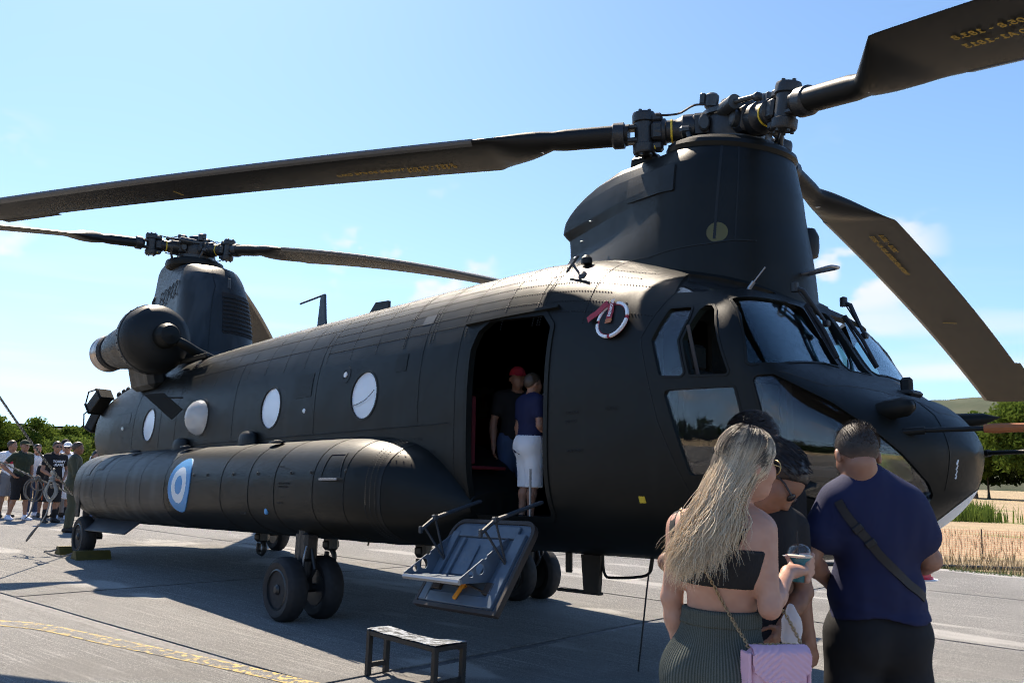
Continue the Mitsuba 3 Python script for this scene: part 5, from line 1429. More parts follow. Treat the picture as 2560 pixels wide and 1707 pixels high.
for loc, face, lab, po, op in crowd:
    key = thing('person', lab, 'person', G)
    p = Person(loc, face, **po)
    at, _ = person(p, key, .017, wr=.008, **op)
    if 'lettered' in lab:
        for z, tx in ((1.29, 'TOMMY'), (1.22, 'JEANS')):
            t = meshkit.text_mesh(tx, .055, .004, bold=True); w_ = t.bounds[1][0]
            put(p, 'shirt_lettering', moved(t, frame((.170 * p.s, -w_ / 2, z * p.s), (0, 1, 0), (-.18, 0, 1))), 'cloth_white', key, smooth=False)
        for y in (-.2, .2):
            put(p, 'shorts_stripe', moved(rbox(.03, .012, .40, .004), tr(.0, y * p.s * 1.02, .66 * p.s)), 'cloth_orange', key)
    if 'red print' in lab:
        put(p, 'shirt_print', moved(rbox(.012, .16, .12, .004), tr(.155 * p.s, 0, 1.27 * p.s) @ rot([0, 1, 0], -8)), 'cloth_red', key)

# two visitors inside the cabin
key = thing('person', 'boy in navy T-shirt and white shorts standing in the cabin doorway', 'person')
p = Person((-1.66, -.80, 1.10), (.25, 1, 0), s=.79, pose=dict(rel=(-.02, -.25, 1.14), rwr=(.14, -.16, 1.05)), head_yaw=0, build=1.02)
person(p, key, .011, skin_='tan', top='cloth_navy', bottom='cloth_white', bottom_to=.44, shoes='shoe_black', hair='hair_brown', hem=.80, wr=.006)
key = thing('person', 'man in red cap, black lettered T-shirt and jeans inside the dark cabin', 'person')
p = Person((-2.25, -.45, 1.03), (.9, -.5, 0), s=.90)
person(p, key, .014, skin_='tan', top='cloth_black', bottom='cloth_jeans', bottom_to=.10, shoes='shoe_black', hair='hair_dark', cap_='cloth_red')

# ------------------------------------------------------------------ the group of visitors in front of the nose
def local(p, w):
    return (np.linalg.inv(p.M) @ np.r_[np.asarray(w, float), 1])[:3] / p.s


def world_pose(loc, face, s, pts, **kw):
    p0 = Person(loc, face, s=s)
    return Person(loc, face, s=s, pose={k: local(p0, v) for k, v in pts.items()}, **kw)


def head_dir(p, f):
    """turn the head to the world direction f"""
    q = p.M[:3, :3].T @ unit(f); p.hf = q
    u = np.array([0, 0, 1.0]) - q * q[2]; p.hu = unit(u)


def snap(mesh, pts, off):
    """pull world points onto the surface of a mesh, off metres outside"""
    v, f, n = meshkit.arrays(mesh, True); t = cKDTree(v); d, i = t.query(np.asarray(pts)); return v[i] + n[i] * off, n[i]


def ribbon(pts, nrm, w, th=.003):
    pts = np.asarray(pts); t = np.gradient(pts, axis=0); t /= np.linalg.norm(t, axis=1, keepdims=True)
    s = np.cross(nrm, t); s /= np.linalg.norm(s, axis=1, keepdims=True)
    ring = np.stack([pts - s * w / 2 - nrm * th, pts + s * w / 2 - nrm * th, pts + s * w / 2 + nrm * th, pts - s * w / 2 + nrm * th], 1)
    return grid_solid(ring.reshape(-1, 3), len(pts), 4)


def smooth_path(p, k=5):
    p = np.asarray(p)
    for _ in range(k):
        q = p.copy(); q[1:-1] = (p[:-2] + 2 * p[1:-1] + p[2:]) / 4; p = q
    return p


# --- blonde woman with the drink
W1 = thing('person', 'blonde woman in black crop top and ribbed grey-green trousers holding an iced drink', 'person')
F1 = D3 * math.cos(math.radians(33)) + R3 * math.sin(math.radians(33))
w1 = dict(head=(2.556, -3.70, 1.645), neck=(2.495, -3.715, 1.455), chest=(2.47, -3.715, 1.29), waist=(2.452, -3.70, 1.10), hipc=(2.44, -3.70, .955),
          lsh=(2.325, -3.765, 1.405), lel=(2.285, -3.765, 1.16), lwr=(2.29, -3.70, .925), rsh=(2.612, -3.69, 1.415), rel=(2.648, -3.705, 1.165), rwr=(2.578, -3.475, 1.262),
          lhip=(2.365, -3.735, .90), rhip=(2.52, -3.68, .90), lkn=(2.355, -3.72, .50), rkn=(2.535, -3.665, .50), lan=(2.36, -3.75, .085), ran=(2.54, -3.69, .085))
pw = world_pose((2.44, -3.70), F1, 1.0, w1, female=True)
head_dir(pw, R3 * .93 + D3 * .30 + np.array([0, 0, -.10]))
toL_ = lambda w: (np.linalg.inv(pw.M) @ np.r_[np.asarray(w, float), 1])[:3]
CUP = np.array([2.553, -3.357, 1.300])
hp, at1, HM1 = head_prims(pw.J['head'], pw.hf, pw.hu, .98, True)
dl = pw.M[:3, :3].T
# right hand round the cup: palm under and behind it, fingers on the far right side, thumb on the near left
wr = np.array(w1['rwr']); hd_ = unit(CUP + R3 * .030 + np.array([0, 0, -.030]) - wr)
hand = []
palm = wr + hd_ * .065
hand += [(cap(toL_(wr), toL_(wr + hd_ * .03), .022, .025), .02), (ell(toL_(palm + R3 * .004), np.array([.044, .036, .020]), dl @ np.stack([hd_, unit(np.cross([0, 0, 1], hd_)), np.cross(hd_, unit(np.cross([0, 0, 1], hd_)))], 1)), .02)]
for j in range(4):
    z = .022 - .0205 * j
    k0 = palm + hd_ * .030 + R3 * .020 + np.array([0, 0, z])
    k1 = CUP + R3 * .050 + D3 * .004 + np.array([0, 0, z - .004]); k2 = CUP + R3 * .042 + D3 * .034 + np.array([0, 0, z - .006]); k3 = CUP + R3 * .016 + D3 * .050 + np.array([0, 0, z - .007])
    hand += [(cap(toL_(k0), toL_(k1), .0105, .0095), .008), (cap(toL_(k1), toL_(k2), .0094, .0085), .003), (cap(toL_(k2), toL_(k3), .0085, .0072), .003)]
t0_, t1_, t2_ = palm - R3 * .026 + np.array([0, 0, .006]), CUP - R3 * .040 - D3 * .026 + np.array([0, 0, -.012]), CUP - R3 * .052 - D3 * .012 + np.array([0, 0, .014])
hand += [(cap(toL_(palm), toL_(t0_), .017, .013), .014), (cap(toL_(t0_), toL_(t1_), .0125, .0095), .008), (cap(toL_(t1_), toL_(t2_), .0092, .0075), .003)]
arm_r = [q for q in pw.arm('r', 1.0)][:3]
body_ = pw.torso() + [(cap(pw.J['neck'] - np.array([0, 0, .04]), pw.J['head'] + pw.hu * -.07 - pw.hf * .03, .05, .045), .03)] + hp + pw.arm('l', 1.0, dict(curl=.4)) + arm_r + hand + pw.leg('l') + pw.leg('r') + pw.foot('l') + pw.foot('r')
Fb = pw.field(body_, .0065)
# spine furrow and shoulder blades
body1 = Fb.mesh()
put(pw, 'body', body1, 'skin_fair', W1)
body1w = moved(body1, pw.M)
# crop top: band plus two broad straps
Ft = pw.field(pw.torso(), .0065, .009)
wrinkle(Ft, .006, np.array([14, 14, 22]), 4)
Ft.clip(lambda X: np.maximum(1.222 + .02 * X[1] - X[2], X[2] - 1.352 - .03 * X[1] * 0))
crop = put(pw, 'crop_top', Ft.mesh(), 'cloth_black', W1)
for side in (1, -1):
    a_ = [(pw.M @ np.r_[x, 1])[:3] for x in ([-.10, side * .085, 1.32], [-.09, side * .115, 1.40], [-.03, side * .135, 1.47], [.05, side * .12, 1.44], [.10, side * .10, 1.36])]
    pp, nn = snap(body1w, spline(a_, 24), .003); pp = smooth_path(pp, 6); nn = smooth_path(nn, 6); nn /= np.linalg.norm(nn, axis=1, keepdims=True)
    add('strap', ribbon(pp, nn, .030), 'cloth_black', parent=W1, smooth=30)


def rib_u(p):
    return dr.atan2(p.y + 3.70, p.x - 2.44)


P('ribbed_green', proc(lambda p, n, uv: mix((.052, .062, .052), (.120, .130, .116), dr.sin(rib_u(p) * 104) * .5 + .5)), .9, spec=.2, bump=(proc(lambda p, n, uv: dr.sin(rib_u(p) * 104) * .5 + .5, 1e-3), .004))  # groove shade painted into the rib colour, in step with the bump
bt = [q for q in pw.torso() if q[0][1][2] < 1.27] + pw.leg('l') + pw.leg('r')
Fp = pw.field(bt, .008, .012)
for q in 'lr':
    Fp.add(cap(pw.J[q + 'kn'], pw.J[q + 'an'], .085, .11), .03)
    Fp.add(cap(pw.J[q + 'hip'], pw.J[q + 'kn'], .10, .08), .04)
Fp.clip(lambda X: np.maximum(.07 - X[2], X[2] - 1.135 + 0 * X[0]))
put(pw, 'trousers', Fp.mesh(), 'ribbed_green', W1)
wb = pw.field(pw.torso(), .0075, .017); wb.clip(lambda X: np.maximum(1.085 - X[2], X[2] - 1.14)); put(pw, 'waistband', wb.mesh(), 'ribbed_green', W1)
for q in 'lr':
    put(pw, 'shoe', pw.field(pw.foot(q), .010, .008).clip(lambda X: .004 - X[2]).mesh(), 'shoe_white', W1)
# sunglasses: thin gold frame, dark lens
for q in (1, -1):
    a = np.linspace(0, 2 * PI, 25)
    put(pw, 'sunglass_rim', tube([at1(.100 - abs(q * .034 + .027 * math.cos(t) * q) * .12, q * .034 + .029 * math.cos(t), -.008 + .026 * math.sin(t)) for t in a], .0018, 5), 'gold', W1)
    put(pw, 'sunglass_lens', pw.field([(ell(at1(.096, q * .034, -.008), np.array([.005, .028, .025]), HM1), 0)], .004).mesh(), 'lens_dark', W1)
    put(pw, 'sunglass_arm', tube([at1(.096, q * .062, -.004), at1(.05, q * .077, .0), at1(-.01, q * .082, -.006)], .0018, 5), 'gold', W1)
# ring on a finger, nails
add('ring', tube([CUP + R3 * .046 + D3 * .018 + np.array([.011 * math.cos(t), 0, -.0235 + .011 * math.sin(t)]) for t in np.linspace(0, 2 * PI, 15)], .0018, 5), 'gold', parent=W1)
add('thumb_nail', moved(rbox(.010, .003, .014, .0012), frame(t2_ - R3 * .006 - D3 * .003, D3, (0, 0, 1))), 'nail_pale', parent=W1)

# long wavy hair: a body of hair under some two thousand locks
HC = np.array(w1['head']); UP = np.array([0, 0, 1.0])
hr = np.random.default_rng(21)


def hair_path(th, ph, rad, k):
    """root on the scalp (th: turn from the face direction, ph: height), falling behind the shoulders to the left"""
    f_ = unit(R3 * .93 + D3 * .30); l_ = np.cross(UP, f_)
    d0 = np.array([math.cos(ph) * math.cos(th), math.cos(ph) * math.sin(th), math.sin(ph)])
    root = HC + UP * .012 + (d0[0] * f_ * .098 + d0[1] * l_ * .082 + d0[2] * UP * .103) * rad
    side = math.sin(th)                        # +1 far side, -1 camera side
    back = -math.cos(th)                       # 1 at the back of the head
    # the crown line goes back and down the head first
    tip_r = -.05 - .20 * np.clip(.5 + .5 * back, 0, 1) + hr.normal(0, .022)
    tip_d = -.075 + .105 * side * .8 + hr.normal(0, .016)
    tip_z = -.27 - .075 * np.clip(.5 + .5 * back, 0, 1) + hr.normal(0, .032)
    tip = HC + R3 * tip_r + D3 * tip_d + UP * tip_z
    m1 = HC + R3 * (-.055 - .055 * np.clip(back, -.6, 1) + .03 * (1 - back)) * 1.0 + D3 * (-.0 + .10 * side) + UP * (-.02 + .03 * math.sin(ph))
    m1 = HC + (m1 - HC) * 1.0
    m2 = HC + R3 * (tip_r * .62 - .012) + D3 * (tip_d * .8) + UP * (-.155)
    u = np.linspace(0, 1, 18)
    P_ = PchipInterpolator([0, .24, .58, 1], np.array([root, .45 * root + .55 * m1, m2, tip]))(u)
    # keep the upper part outside the skull
    for i in range(18):
        q = P_[i] - HC - UP * .012; e = np.array([q @ f_ / .100, q @ l_ / .084, q @ UP / .105]); L = np.linalg.norm(e)
        if L < rad:
            P_[i] = HC + UP * .012 + q * (rad / max(L, 1e-6))
    ph0, am = k * 6.283, .006 + .004 * hr.random()
    wv = am * np.clip((u - .18) / .4, 0, 1)
    fr = 2.6 + .5 * hr.random()
    P_ = P_ + (np.sin(u * fr * 6.283 + ph0) * wv)[:, None] * R3 + (np.cos(u * fr * 6.283 + ph0 * 1.3) * wv * .9)[:, None] * D3
    return P_, u


loose, cols, n0, fs_ = [], [], 0, []
for i in range(6000):
    clump = hr.integers(0, 150)
    cr = np.random.default_rng(900 + int(clump))
    th = (cr.uniform(.45, 2 * PI - .45) if clump % 3 else PI + cr.normal(0, .75)) + hr.normal(0, .11); ph = math.asin(np.clip(cr.uniform(-.45, .985) + hr.normal(0, .06), -.5, .99))
    if math.cos(th) > .3 and ph < .55:
        continue
    P_, u = hair_path(th, ph, 1.02 + .10 * hr.random() + .05 * cr.random(), cr.random() + hr.normal(0, .05))
    fly = hr.random() < .05
    r = (.0012 if not fly else .0007) * np.interp(u, [0, .1, .75, 1], [.7, 1, .9, .25])
    if fly:
        P_ = P_ + np.outer(u ** 1.5, hr.normal(0, .020, 3))
    tm_ = tube(P_, r, 4, caps=False)
    tone = .55 * cr.random() + .45 * hr.random()
    root_c, mid_c, tip_c = np.array([.055, .038, .024]), np.array([.44, .315, .18]), np.array([.80, .68, .50])
    lowl = cr.random() < .30
    br = np.clip((u - .02 - .16 * cr.random()) / .26, 0, 1)[:, None]
    c = root_c * (1 - br) + (mid_c * (1 - tone) + tip_c * tone) * br
    if lowl:
        c = c * (.62 + .2 * u[:, None])
    loose.append(np.asarray(tm_.vertices)); fs_.append(np.asarray(tm_.faces) + n0); n0 += len(tm_.vertices); cols.append(np.repeat(c, 4, 0))
scene['hair_blonde'] = {'type': 'twosided', 'nested': {'type': 'principled', 'base_color': {'type': 'mesh_attribute', 'name': 'vertex_color'}, 'roughness': .42, 'specular': .5, 'sheen': .3}}
scene[W1 + '__hair'] = mikit.ply(trimesh.Trimesh(np.vstack(loose), np.vstack(fs_), process=False), 'hair_blonde', smooth=True, color=np.vstack(cols))
tag(W1 + '__hair', 'long wavy blonde hair with dark roots')
P('hair_under', proc(lambda p, n, uv: mix((.17, .12, .065), (.06, .042, .026), smoothstep(1.52, 1.68, p.z))), .6)
hb = [(ell(toL_(HC + UP * .014 - R3 * .008), np.array([.094, .079, .097]), HM1), 0), (ell(toL_(HC - R3 * .080 + UP * -.06 - D3 * .012), np.array([.045, .055, .09])), .05), (ell(toL_(HC - R3 * .13 + UP * -.19 - D3 * .04), np.array([.035, .045, .09])), .05)]
Fh = pw.field(hb, .009)
f_, c_ = pw.hf, pw.J['head']
Fh.clip(lambda X: ((X[0] - c_[0]) * f_[0] + (X[1] - c_[1]) * f_[1] + (X[2] - c_[2]) * f_[2]) - .062 - .6 * np.maximum(X[2] - c_[2] - .02, 0))
put(pw, 'hair_base', Fh.mesh(), 'hair_under', W1)

# drink in a clear cup with a dome lid
cup = thing('drink_cup', 'clear plastic cup of iced coffee with dome lid held by the blonde woman', 'cup')
CX = tr(CUP)
add('cup_body', moved(lathe([(.028, -.075), (.030, -.078), (.043, .012), (.0425, .014), (.028, -.07)], 36), CX), 'cup_teal', parent=cup, smooth=40)
add('drink', moved(lathe([(.026, -.07), (.0405, .004), (.02, .010), (.001, .011)], 30), CX), 'cream', parent=cup, smooth=40)
add('cup_rim', moved(lathe([(.041, .008), (.0465, .010), (.0465, .016), (.041, .018)], 36), CX), 'cream', parent=cup, smooth=40)
add('dome_lid', moved(lathe([(.0435, .016), (.0435, .022), (.040, .040), (.030, .052), (.012, .057), (.0005, .0575)], 36), CX), 'glass', parent=cup, smooth=60)
add('straw', cyl_between(CUP + [0, 0, -.05], CUP + np.array([0, 0, .105]) + R3 * -.008, .0032, 8), 'strap_black', parent=cup)

# pink quilted bag on a chain
bag = thing('shoulder_bag', 'pale pink quilted shoulder bag with chain strap at the hip of the blonde woman', 'bag')
BX = unit(np.array([.50, .866, 0])); BN = np.array([.866, -.50, 0])
BO = np.array([2.676, -3.716, .968])
BF = frame(BO, BX, (0, 0, 1))                # local x right along the bag, y up, z outwards (towards the apron edge)
if (BF[:3, 2] @ BN) < 0:
    BF = frame(BO, -BX, (0, 0, 1)); 
sgx = 1 if BF[:3, 0] @ BX > 0 else -1
bb = rbox(.205, .19, .085, .022, c=(0, -.02, 0))
bb = mani(trimesh.Trimesh(*[np.asarray(q) for q in (bb.refine_to_length(.02).to_mesh().vert_properties[:, :3], bb.refine_to_length(.02).to_mesh().tri_verts)], process=False))
add('bag_body', bb, 'leather_pink', parent=bag, smooth=50, xf=BF)
flap = Polygon([(-.100, .085), (.100, .085), (.100, .03), (.02, -.058), (-.02, -.058), (-.100, .03)])
nx, ny = 74, 60
gx, gy = np.linspace(-.100, .100, nx), np.linspace(-.060, .088, ny)
Xg, Yg = np.meshgrid(gx, gy, indexing='ij')
chev = (Yg + .78 * np.abs(Xg)) / .021
zq = .046 + .0050 * np.sqrt(np.abs(np.sin(chev * PI))) - .030 * np.clip((Yg - .062) / .026, 0, 1) ** 2
inside = (Yg > -.058) & (Yg > -.060 + (np.abs(Xg) - .02) * .87)
num = np.arange(nx * ny).reshape(nx, ny); V_ = np.stack([Xg, Yg, zq], -1).reshape(-1, 3); q = []
for i in range(nx - 1):
    for j in range(ny - 1):
        if inside[i, j] and inside[i + 1, j] and inside[i, j + 1] and inside[i + 1, j + 1]:
            q.append([num[i, j], num[i + 1, j], num[i + 1, j + 1], num[i, j + 1]])
q = np.array(q); top_ = np.vstack([q[:, [0, 1, 2]], q[:, [0, 2, 3]]])
V2 = V_ - [0, 0, .012]
add('bag_flap', trimesh.Trimesh(np.vstack([V_, V2]), np.vstack([top_, top_[:, ::-1] + len(V_)]), process=False), 'leather_pink', parent=bag, smooth=True, xf=BF)
add('flap_edge', tube([(BF @ np.r_[x, y, .047, 1])[:3] for x, y in ((-.100, .06), (-.100, .033), (-.02, -.056), (.02, -.056), (.100, .033), (.100, .06))], .0035, 6), 'leather_pink', parent=bag)
add('clasp', rbox(.026, .012, .012, .003), 'brass', parent=bag, xf=BF @ tr(0, -.045, .052))
for sx in (-1, 1):
    add('side_gusset', rbox(.010, .15, .07, .004), 'leather_pink', parent=bag, xf=BF @ tr(sx * .104, -.01, 0))


def chain(path, step=.0095, r=.0065):
    s_ = np.r_[0, np.cumsum(np.linalg.norm(np.diff(path, axis=0), axis=1))]; n = int(s_[-1] / step); C = PchipInterpolator(s_, path)(np.linspace(0, s_[-1], n))
    Tn = np.gradient(C, axis=0); out = []
    for i in range(n):
        t_ = unit(Tn[i]); a_ = unit(np.cross(t_, [.3, .5, .8])); b_ = np.cross(t_, a_); w_ = a_ if i % 2 else b_
        out.append(tube([C[i] + t_ * r * 1.25 * math.cos(g) + w_ * r * .75 * math.sin(g) for g in np.linspace(0, 2 * PI, 10)], .0019, 4, caps=False))
    return cat(*out)


pth = [(2.372, -3.80, 1.452), (2.44, -3.86, 1.37), (2.50, -3.86, 1.26), (2.555, -3.83, 1.15), (2.60, -3.80, 1.08)]
pp, nn = snap(body1w, spline(pth, 40), .012); pp[-8:] = spline([pp[-8], (2.628, -3.800, 1.050)], 8)
add('chain_strap', chain(smooth_path(pp, 4)), 'brass', parent=bag, smooth=True, kind='stuff')
add('chain_strap', chain(spline([(2.628, -3.800, 1.050), (2.67, -3.74, 1.055), (2.705, -3.665, 1.052), (2.724, -3.632, 1.045)], 16)), 'brass', parent=bag, smooth=True, kind='stuff')
add('chain_strap', chain(spline([(2.66, -3.66, 1.17), (2.69, -3.65, 1.12), (2.724, -3.632, 1.045)], 16)), 'brass', parent=bag, smooth=True, kind='stuff')

# --- man in navy
M1 = thing('person', 'man with cropped hair in navy T-shirt and black trousers seen from behind', 'person')
m1 = dict(head=(2.430, -2.672, 1.718), neck=(2.448, -2.632, 1.570), chest=(2.455, -2.575, 1.375), waist=(2.440, -2.545, 1.14), hipc=(2.432, -2.520, .985),
          lsh=(2.352, -2.715, 1.485), lel=(2.272, -2.800, 1.255), lwr=(2.235, -2.555, 1.135), rsh=(2.562, -2.490, 1.485), rel=(2.628, -2.420, 1.270), rwr=(2.455, -2.235, 1.200),
          lhip=(2.365, -2.60, .94), rhip=(2.495, -2.455, .94), lkn=(2.345, -2.62, .50), rkn=(2.535, -2.43, .50), lan=(2.36, -2.655, .085), ran=(2.56, -2.45, .085))
pm = world_pose((2.435, -2.53), D3, 1.06, m1, build=1.04)
head_dir(pm, D3 - np.array([0, 0, .34]))
hp, atm, HMm = head_prims(pm.J['head'], pm.hf, pm.hu, 1.03)
neckp = [(cap(pm.J['neck'] - np.array([.0, 0, .05]), pm.J['head'] + pm.hu * -.06 - pm.hf * .035, .066, .060), .03), (cap(pm.J['neck'] + np.array([-.02, .10, -.05]), pm.J['neck'] + np.array([-.01, 0, .03]), .05, .05), .05), (cap(pm.J['neck'] + np.array([-.02, -.10, -.05]), pm.J['neck'] + np.array([-.01, 0, .03]), .05, .05), .05)]
body_ = pm.torso() + neckp + hp + pm.arm('l', 1.0, dict(curl=.7)) + pm.arm('r', 1.0, dict(curl=.7)) + pm.leg('l') + pm.leg('r')
put(pm, 'body', pm.field(body_, .0085).mesh(), 'skin_tan', M1)
tp = pm.torso() + neckp[1:] + [(cap(pm.J[q + 'sh'], pm.J[q + 'sh'] + (pm.J[q + 'el'] - pm.J[q + 'sh']) * .52, .064, .068), .045) for q in 'lr']
Fs = pm.field(tp, .0085, .012)
Fs.add(cap(pm.J['chest'] + np.array([-.02, 0, -.05]), pm.J['hipc'] + np.array([-.02, 0, .02]), .100, .128), .08)
Fs.add(cap(pm.J['waist'] + np.array([-.01, .07, 0]), pm.J['waist'] + np.array([-.01, -.07, 0]), .098, .098), .06)
X = np.stack(np.meshgrid(*Fs.ax, indexing='ij'), -1); near = np.abs(Fs.D) < .05; qv = X[near]
# soft folds: drapes from the shoulders, bunching at the waist
fold = .020 * meshkit.fbm(qv * np.array([6, 13, 3.2]), 2, 5) ** 1.3 + .024 * meshkit.fbm(qv * np.array([5, 5, 16]), 2, 9) * np.clip((1.22 - qv[:, 2]) / .15, 0, 1)
Fs.D[near] -= fold.astype(np.float32); del X
nk = pm.J['neck'] + np.array([.050, 0, .052])
Fs.clip(lambda X: 1.02 + .012 * np.sin(X[1] * 19 + .6) - X[2])
Fs.add((nk - .2, nk + .2, ell(nk, np.array([.085, .074, .040]))[2]), 0, 0, sub=True)
shirt = Fs.mesh(); put(pm, 'shirt', shirt, 'cloth_navy', M1)
shw = moved(shirt, pm.M)
for q in 'lr':
    e_ = pm.J[q + 'sh'] + (pm.J[q + 'el'] - pm.J[q + 'sh']) * .60
Fp = pm.field([q for q in pm.torso() if q[0][1][2] < 1.20] + pm.leg('l') + pm.leg('r'), .0095, .024)
for q in 'lr':
    Fp.add(cap(pm.J[q + 'hip'], pm.J[q + 'kn'], .112, .085), .03); Fp.add(cap(pm.J[q + 'kn'], pm.J[q + 'an'], .085, .08), .03)
wrinkle(Fp, .016, np.array([7, 7, 9]), 12)
Fp.clip(lambda X: np.maximum(.05 - X[2], X[2] - 1.08)); put(pm, 'trousers', Fp.mesh(), 'cloth_black', M1)
for q in 'lr':
    put(pm, 'shoe', pm.field(pm.foot(q), .012, .012).clip(lambda X: .004 - X[2]).mesh(), 'shoe_black', M1)
# cropped hair: a thin cap with fine short stubble
Fh = pm.field([(ell(atm(-.008, 0, .016), 1.03 * np.array([.103, .083, .105]), HMm), 0)], .006, .003)
f_, u_, c_ = pm.hf, pm.hu, pm.J['head']
Fh.clip(lambda X: ((X[0] - c_[0]) * f_[0] + (X[1] - c_[1]) * f_[1] + (X[2] - c_[2]) * f_[2] - .052) * .8 - ((X[0] - c_[0]) * u_[0] + (X[1] - c_[1]) * u_[1] + (X[2] - c_[2]) * u_[2] - .05) * .9)
Fh.clip(lambda X: -.082 - ((X[0] - c_[0]) * u_[0] + (X[1] - c_[1]) * u_[1] + (X[2] - c_[2]) * u_[2]))
hm_ = Fh.mesh()
P('hair_cropped', proc(lambda p, n, uv: mix((.22, .125, .088), (.026, .018, .014), smoothstep(1.635, 1.755, p.z + .02 * noise(p.x * 60, p.y * 60, p.z * 60)))), .6)
HK = put(pm, 'hair', hm_, 'hair_cropped', M1)
hw = moved(hm_, pm.M); vv, ff, nn = meshkit.arrays(hw, True)
sel = hr.choice(len(vv), 2600); topness = np.clip((vv[sel, 2] - 1.70) / .10, 0, 1)
ok = (nn[sel] @ (pm.M[:3, :3] @ pm.hf)) < .75
st = []
for i in sel[ok]:
    Ln = .004 + .016 * np.clip((vv[i, 2] - 1.72) / .09, 0, 1)
    d_ = unit(nn[i] + hr.normal(0, .35, 3) + np.array([0, 0, .2])); a_ = unit(np.cross(d_, [.2, .3, .9])) * .0011
    st.append(np.array([vv[i] - a_, vv[i] + a_, vv[i] + d_ * Ln]))
st = np.vstack(st); add('stubble', trimesh.Trimesh(st, np.arange(len(st)).reshape(-1, 3), process=False), 'hair_cropped', parent=HK, smooth=False, kind='stuff')
# sling strap across the back
pp, nn_ = snap(shw, spline([(2.405, -2.76, 1.505), (2.43, -2.76, 1.45), (2.485, -2.71, 1.36), (2.57, -2.63, 1.22), (2.63, -2.50, 1.12)], 40), .006)
pp = smooth_path(pp, 8); nn_ = smooth_path(nn_, 8); nn_ /= np.linalg.norm(nn_, axis=1, keepdims=True)
SB = add('sling_strap', ribbon(pp, nn_, .036, .003), 'strap_black', parent=M1, smooth=30)
for i in (9, 14):
    add('buckle', rbox(.046, .03, .014, .004), 'strap_black', parent=SB, xf=frame(pp[i] + nn_[i] * .006, np.cross(nn_[i], pp[i + 1] - pp[i]), pp[i + 1] - pp[i]))
# red and white cap held against his chest
rc = thing('cap', 'red and white mesh cap held in front of the man in navy', 'cap')
CF = frame((2.50, -2.340, 1.185), R3, (0, 0, 1)) @ np.diag([.8, .8, .8, 1])
a = np.linspace(0, PI / 2, 9)
add('crown', moved(lathe([(.10 * math.cos(t) + .001, .085 * math.sin(t)) for t in a], 28), CF @ rot([1, 0, 0], -90) @ np.diag([1.1, .8, 1, 1])), 'plastic_red', parent=rc, smooth=40)
add('brim', moved(lathe([(.001, -.006), (.13, -.004), (.134, .0), (.13, .004), (.001, .006)], 30), CF @ rot([1, 0, 0], -90) @ tr(.015, 0, -.012) @ np.diag([1.0, .75, 1, 1])), 'white_paint', parent=rc, smooth=40)
add('red_piping', tube([(CF @ rot([1, 0, 0], -90) @ np.r_[.116 * math.cos(t), .086 * math.sin(t), -.002, 1])[:3] for t in np.linspace(0, 2 * PI, 30)], .005, 6), 'plastic_red', parent=rc)

# --- woman in black bending her head, and the tall man behind
W2 = thing('person', 'dark-haired woman in black with sunglasses looking down beside the blonde woman', 'person')
w2 = dict(head=(2.392, -3.232, 1.588), neck=(2.310, -3.225, 1.475), chest=(2.265, -3.20, 1.28), waist=(2.245, -3.18, 1.07), hipc=(2.24, -3.17, .93),
          lsh=(2.165, -3.275, 1.40), lel=(1.955, -3.375, 1.235), lwr=(2.12, -3.27, 1.06), rsh=(2.385, -3.115, 1.40), rel=(2.41, -3.08, 1.15), rwr=(2.40, -3.22, 1.03),
          lhip=(2.18, -3.21, .88), rhip=(2.31, -3.12, .88), lkn=(2.18, -3.20, .48), rkn=(2.31, -3.11, .48), lan=(2.18, -3.22, .085), ran=(2.31, -3.13, .085))
p2_ = world_pose((2.24, -3.17), R3 * .55 + D3 * .75, .98, w2, female=True)
q2 = p2_.M[:3, :3].T
p2_.hf = q2 @ unit(R3 * .46 - D3 * .42 - np.array([0, 0, .78])); u2 = R3 * .55 - D3 * .05 + np.array([0, 0, .60]); u2 = q2 @ u2; p2_.hu = unit(u2 - p2_.hf * (u2 @ p2_.hf))
at2, HM2 = person(p2_, W2, .0085, skin_='brown', top='cloth_black', sleeve=.35, hem=.86, bottom='cloth_black', bottom_to=.10, shoes='shoe_black', hair='hair_dark', hairlen=0, glasses=True, wr=.006)
Fh = p2_.field([(ell(at2(-.02, 0, .035), np.array([.110, .094, .095]), HM2), 0), (ell(at2(-.09, 0, .02), np.array([.06, .07, .07]), HM2), .04)], .008)
f_, c_ = p2_.hf, p2_.J['head']; u_ = p2_.hu
Fh.clip(lambda X: ((X[0] - c_[0]) * f_[0] + (X[1] - c_[1]) * f_[1] + (X[2] - c_[2]) * f_[2]) - .045 - .75 * ((X[0] - c_[0]) * u_[0] + (X[1] - c_[1]) * u_[1] + (X[2] - c_[2]) * u_[2] - .03))
put(p2_, 'hair_crown', wrinkle(Fh, .010, np.array([50, 50, 20]), 7).mesh(), 'hair_dark', W2)
hs2 = []
for i in range(700):
    th = hr.uniform(.2, 2 * PI - .2); ph = math.asin(hr.uniform(-.05, 1)); k0 = 1.02 + .12 * hr.random()
    d0 = np.array([math.cos(ph) * math.cos(th) * .112 - .02, math.cos(ph) * math.sin(th) * .096, math.sin(ph) * .097 + .035])
    if d0[0] > .055:
        continue
    hs2.append(tube([(p2_.M @ np.r_[at2(d0[0] * k0 - .04 * j, d0[1] * k0, d0[2] * k0 - .012 * j), 1])[:3] for j in (0, .5, 1.0)], [.002, .0018, .0006], 3, caps=False))
add('hair_strands', cat(*hs2), 'hair_dark', parent=W2 + '__hair', smooth=True, kind='stuff')
tb_ = thing('tote_bag', 'crumpled pale cloth bag hanging by the pink bag', 'bag')
tf = Field((-.09, -.05, -.16), (.09, .05, .08), .006)
tf.add(ell((0, 0, -.05), (.036, .022, .055)), 0); tf.add(cap((0, 0, .0), (.0, 0, .05), .028, .014), .03)
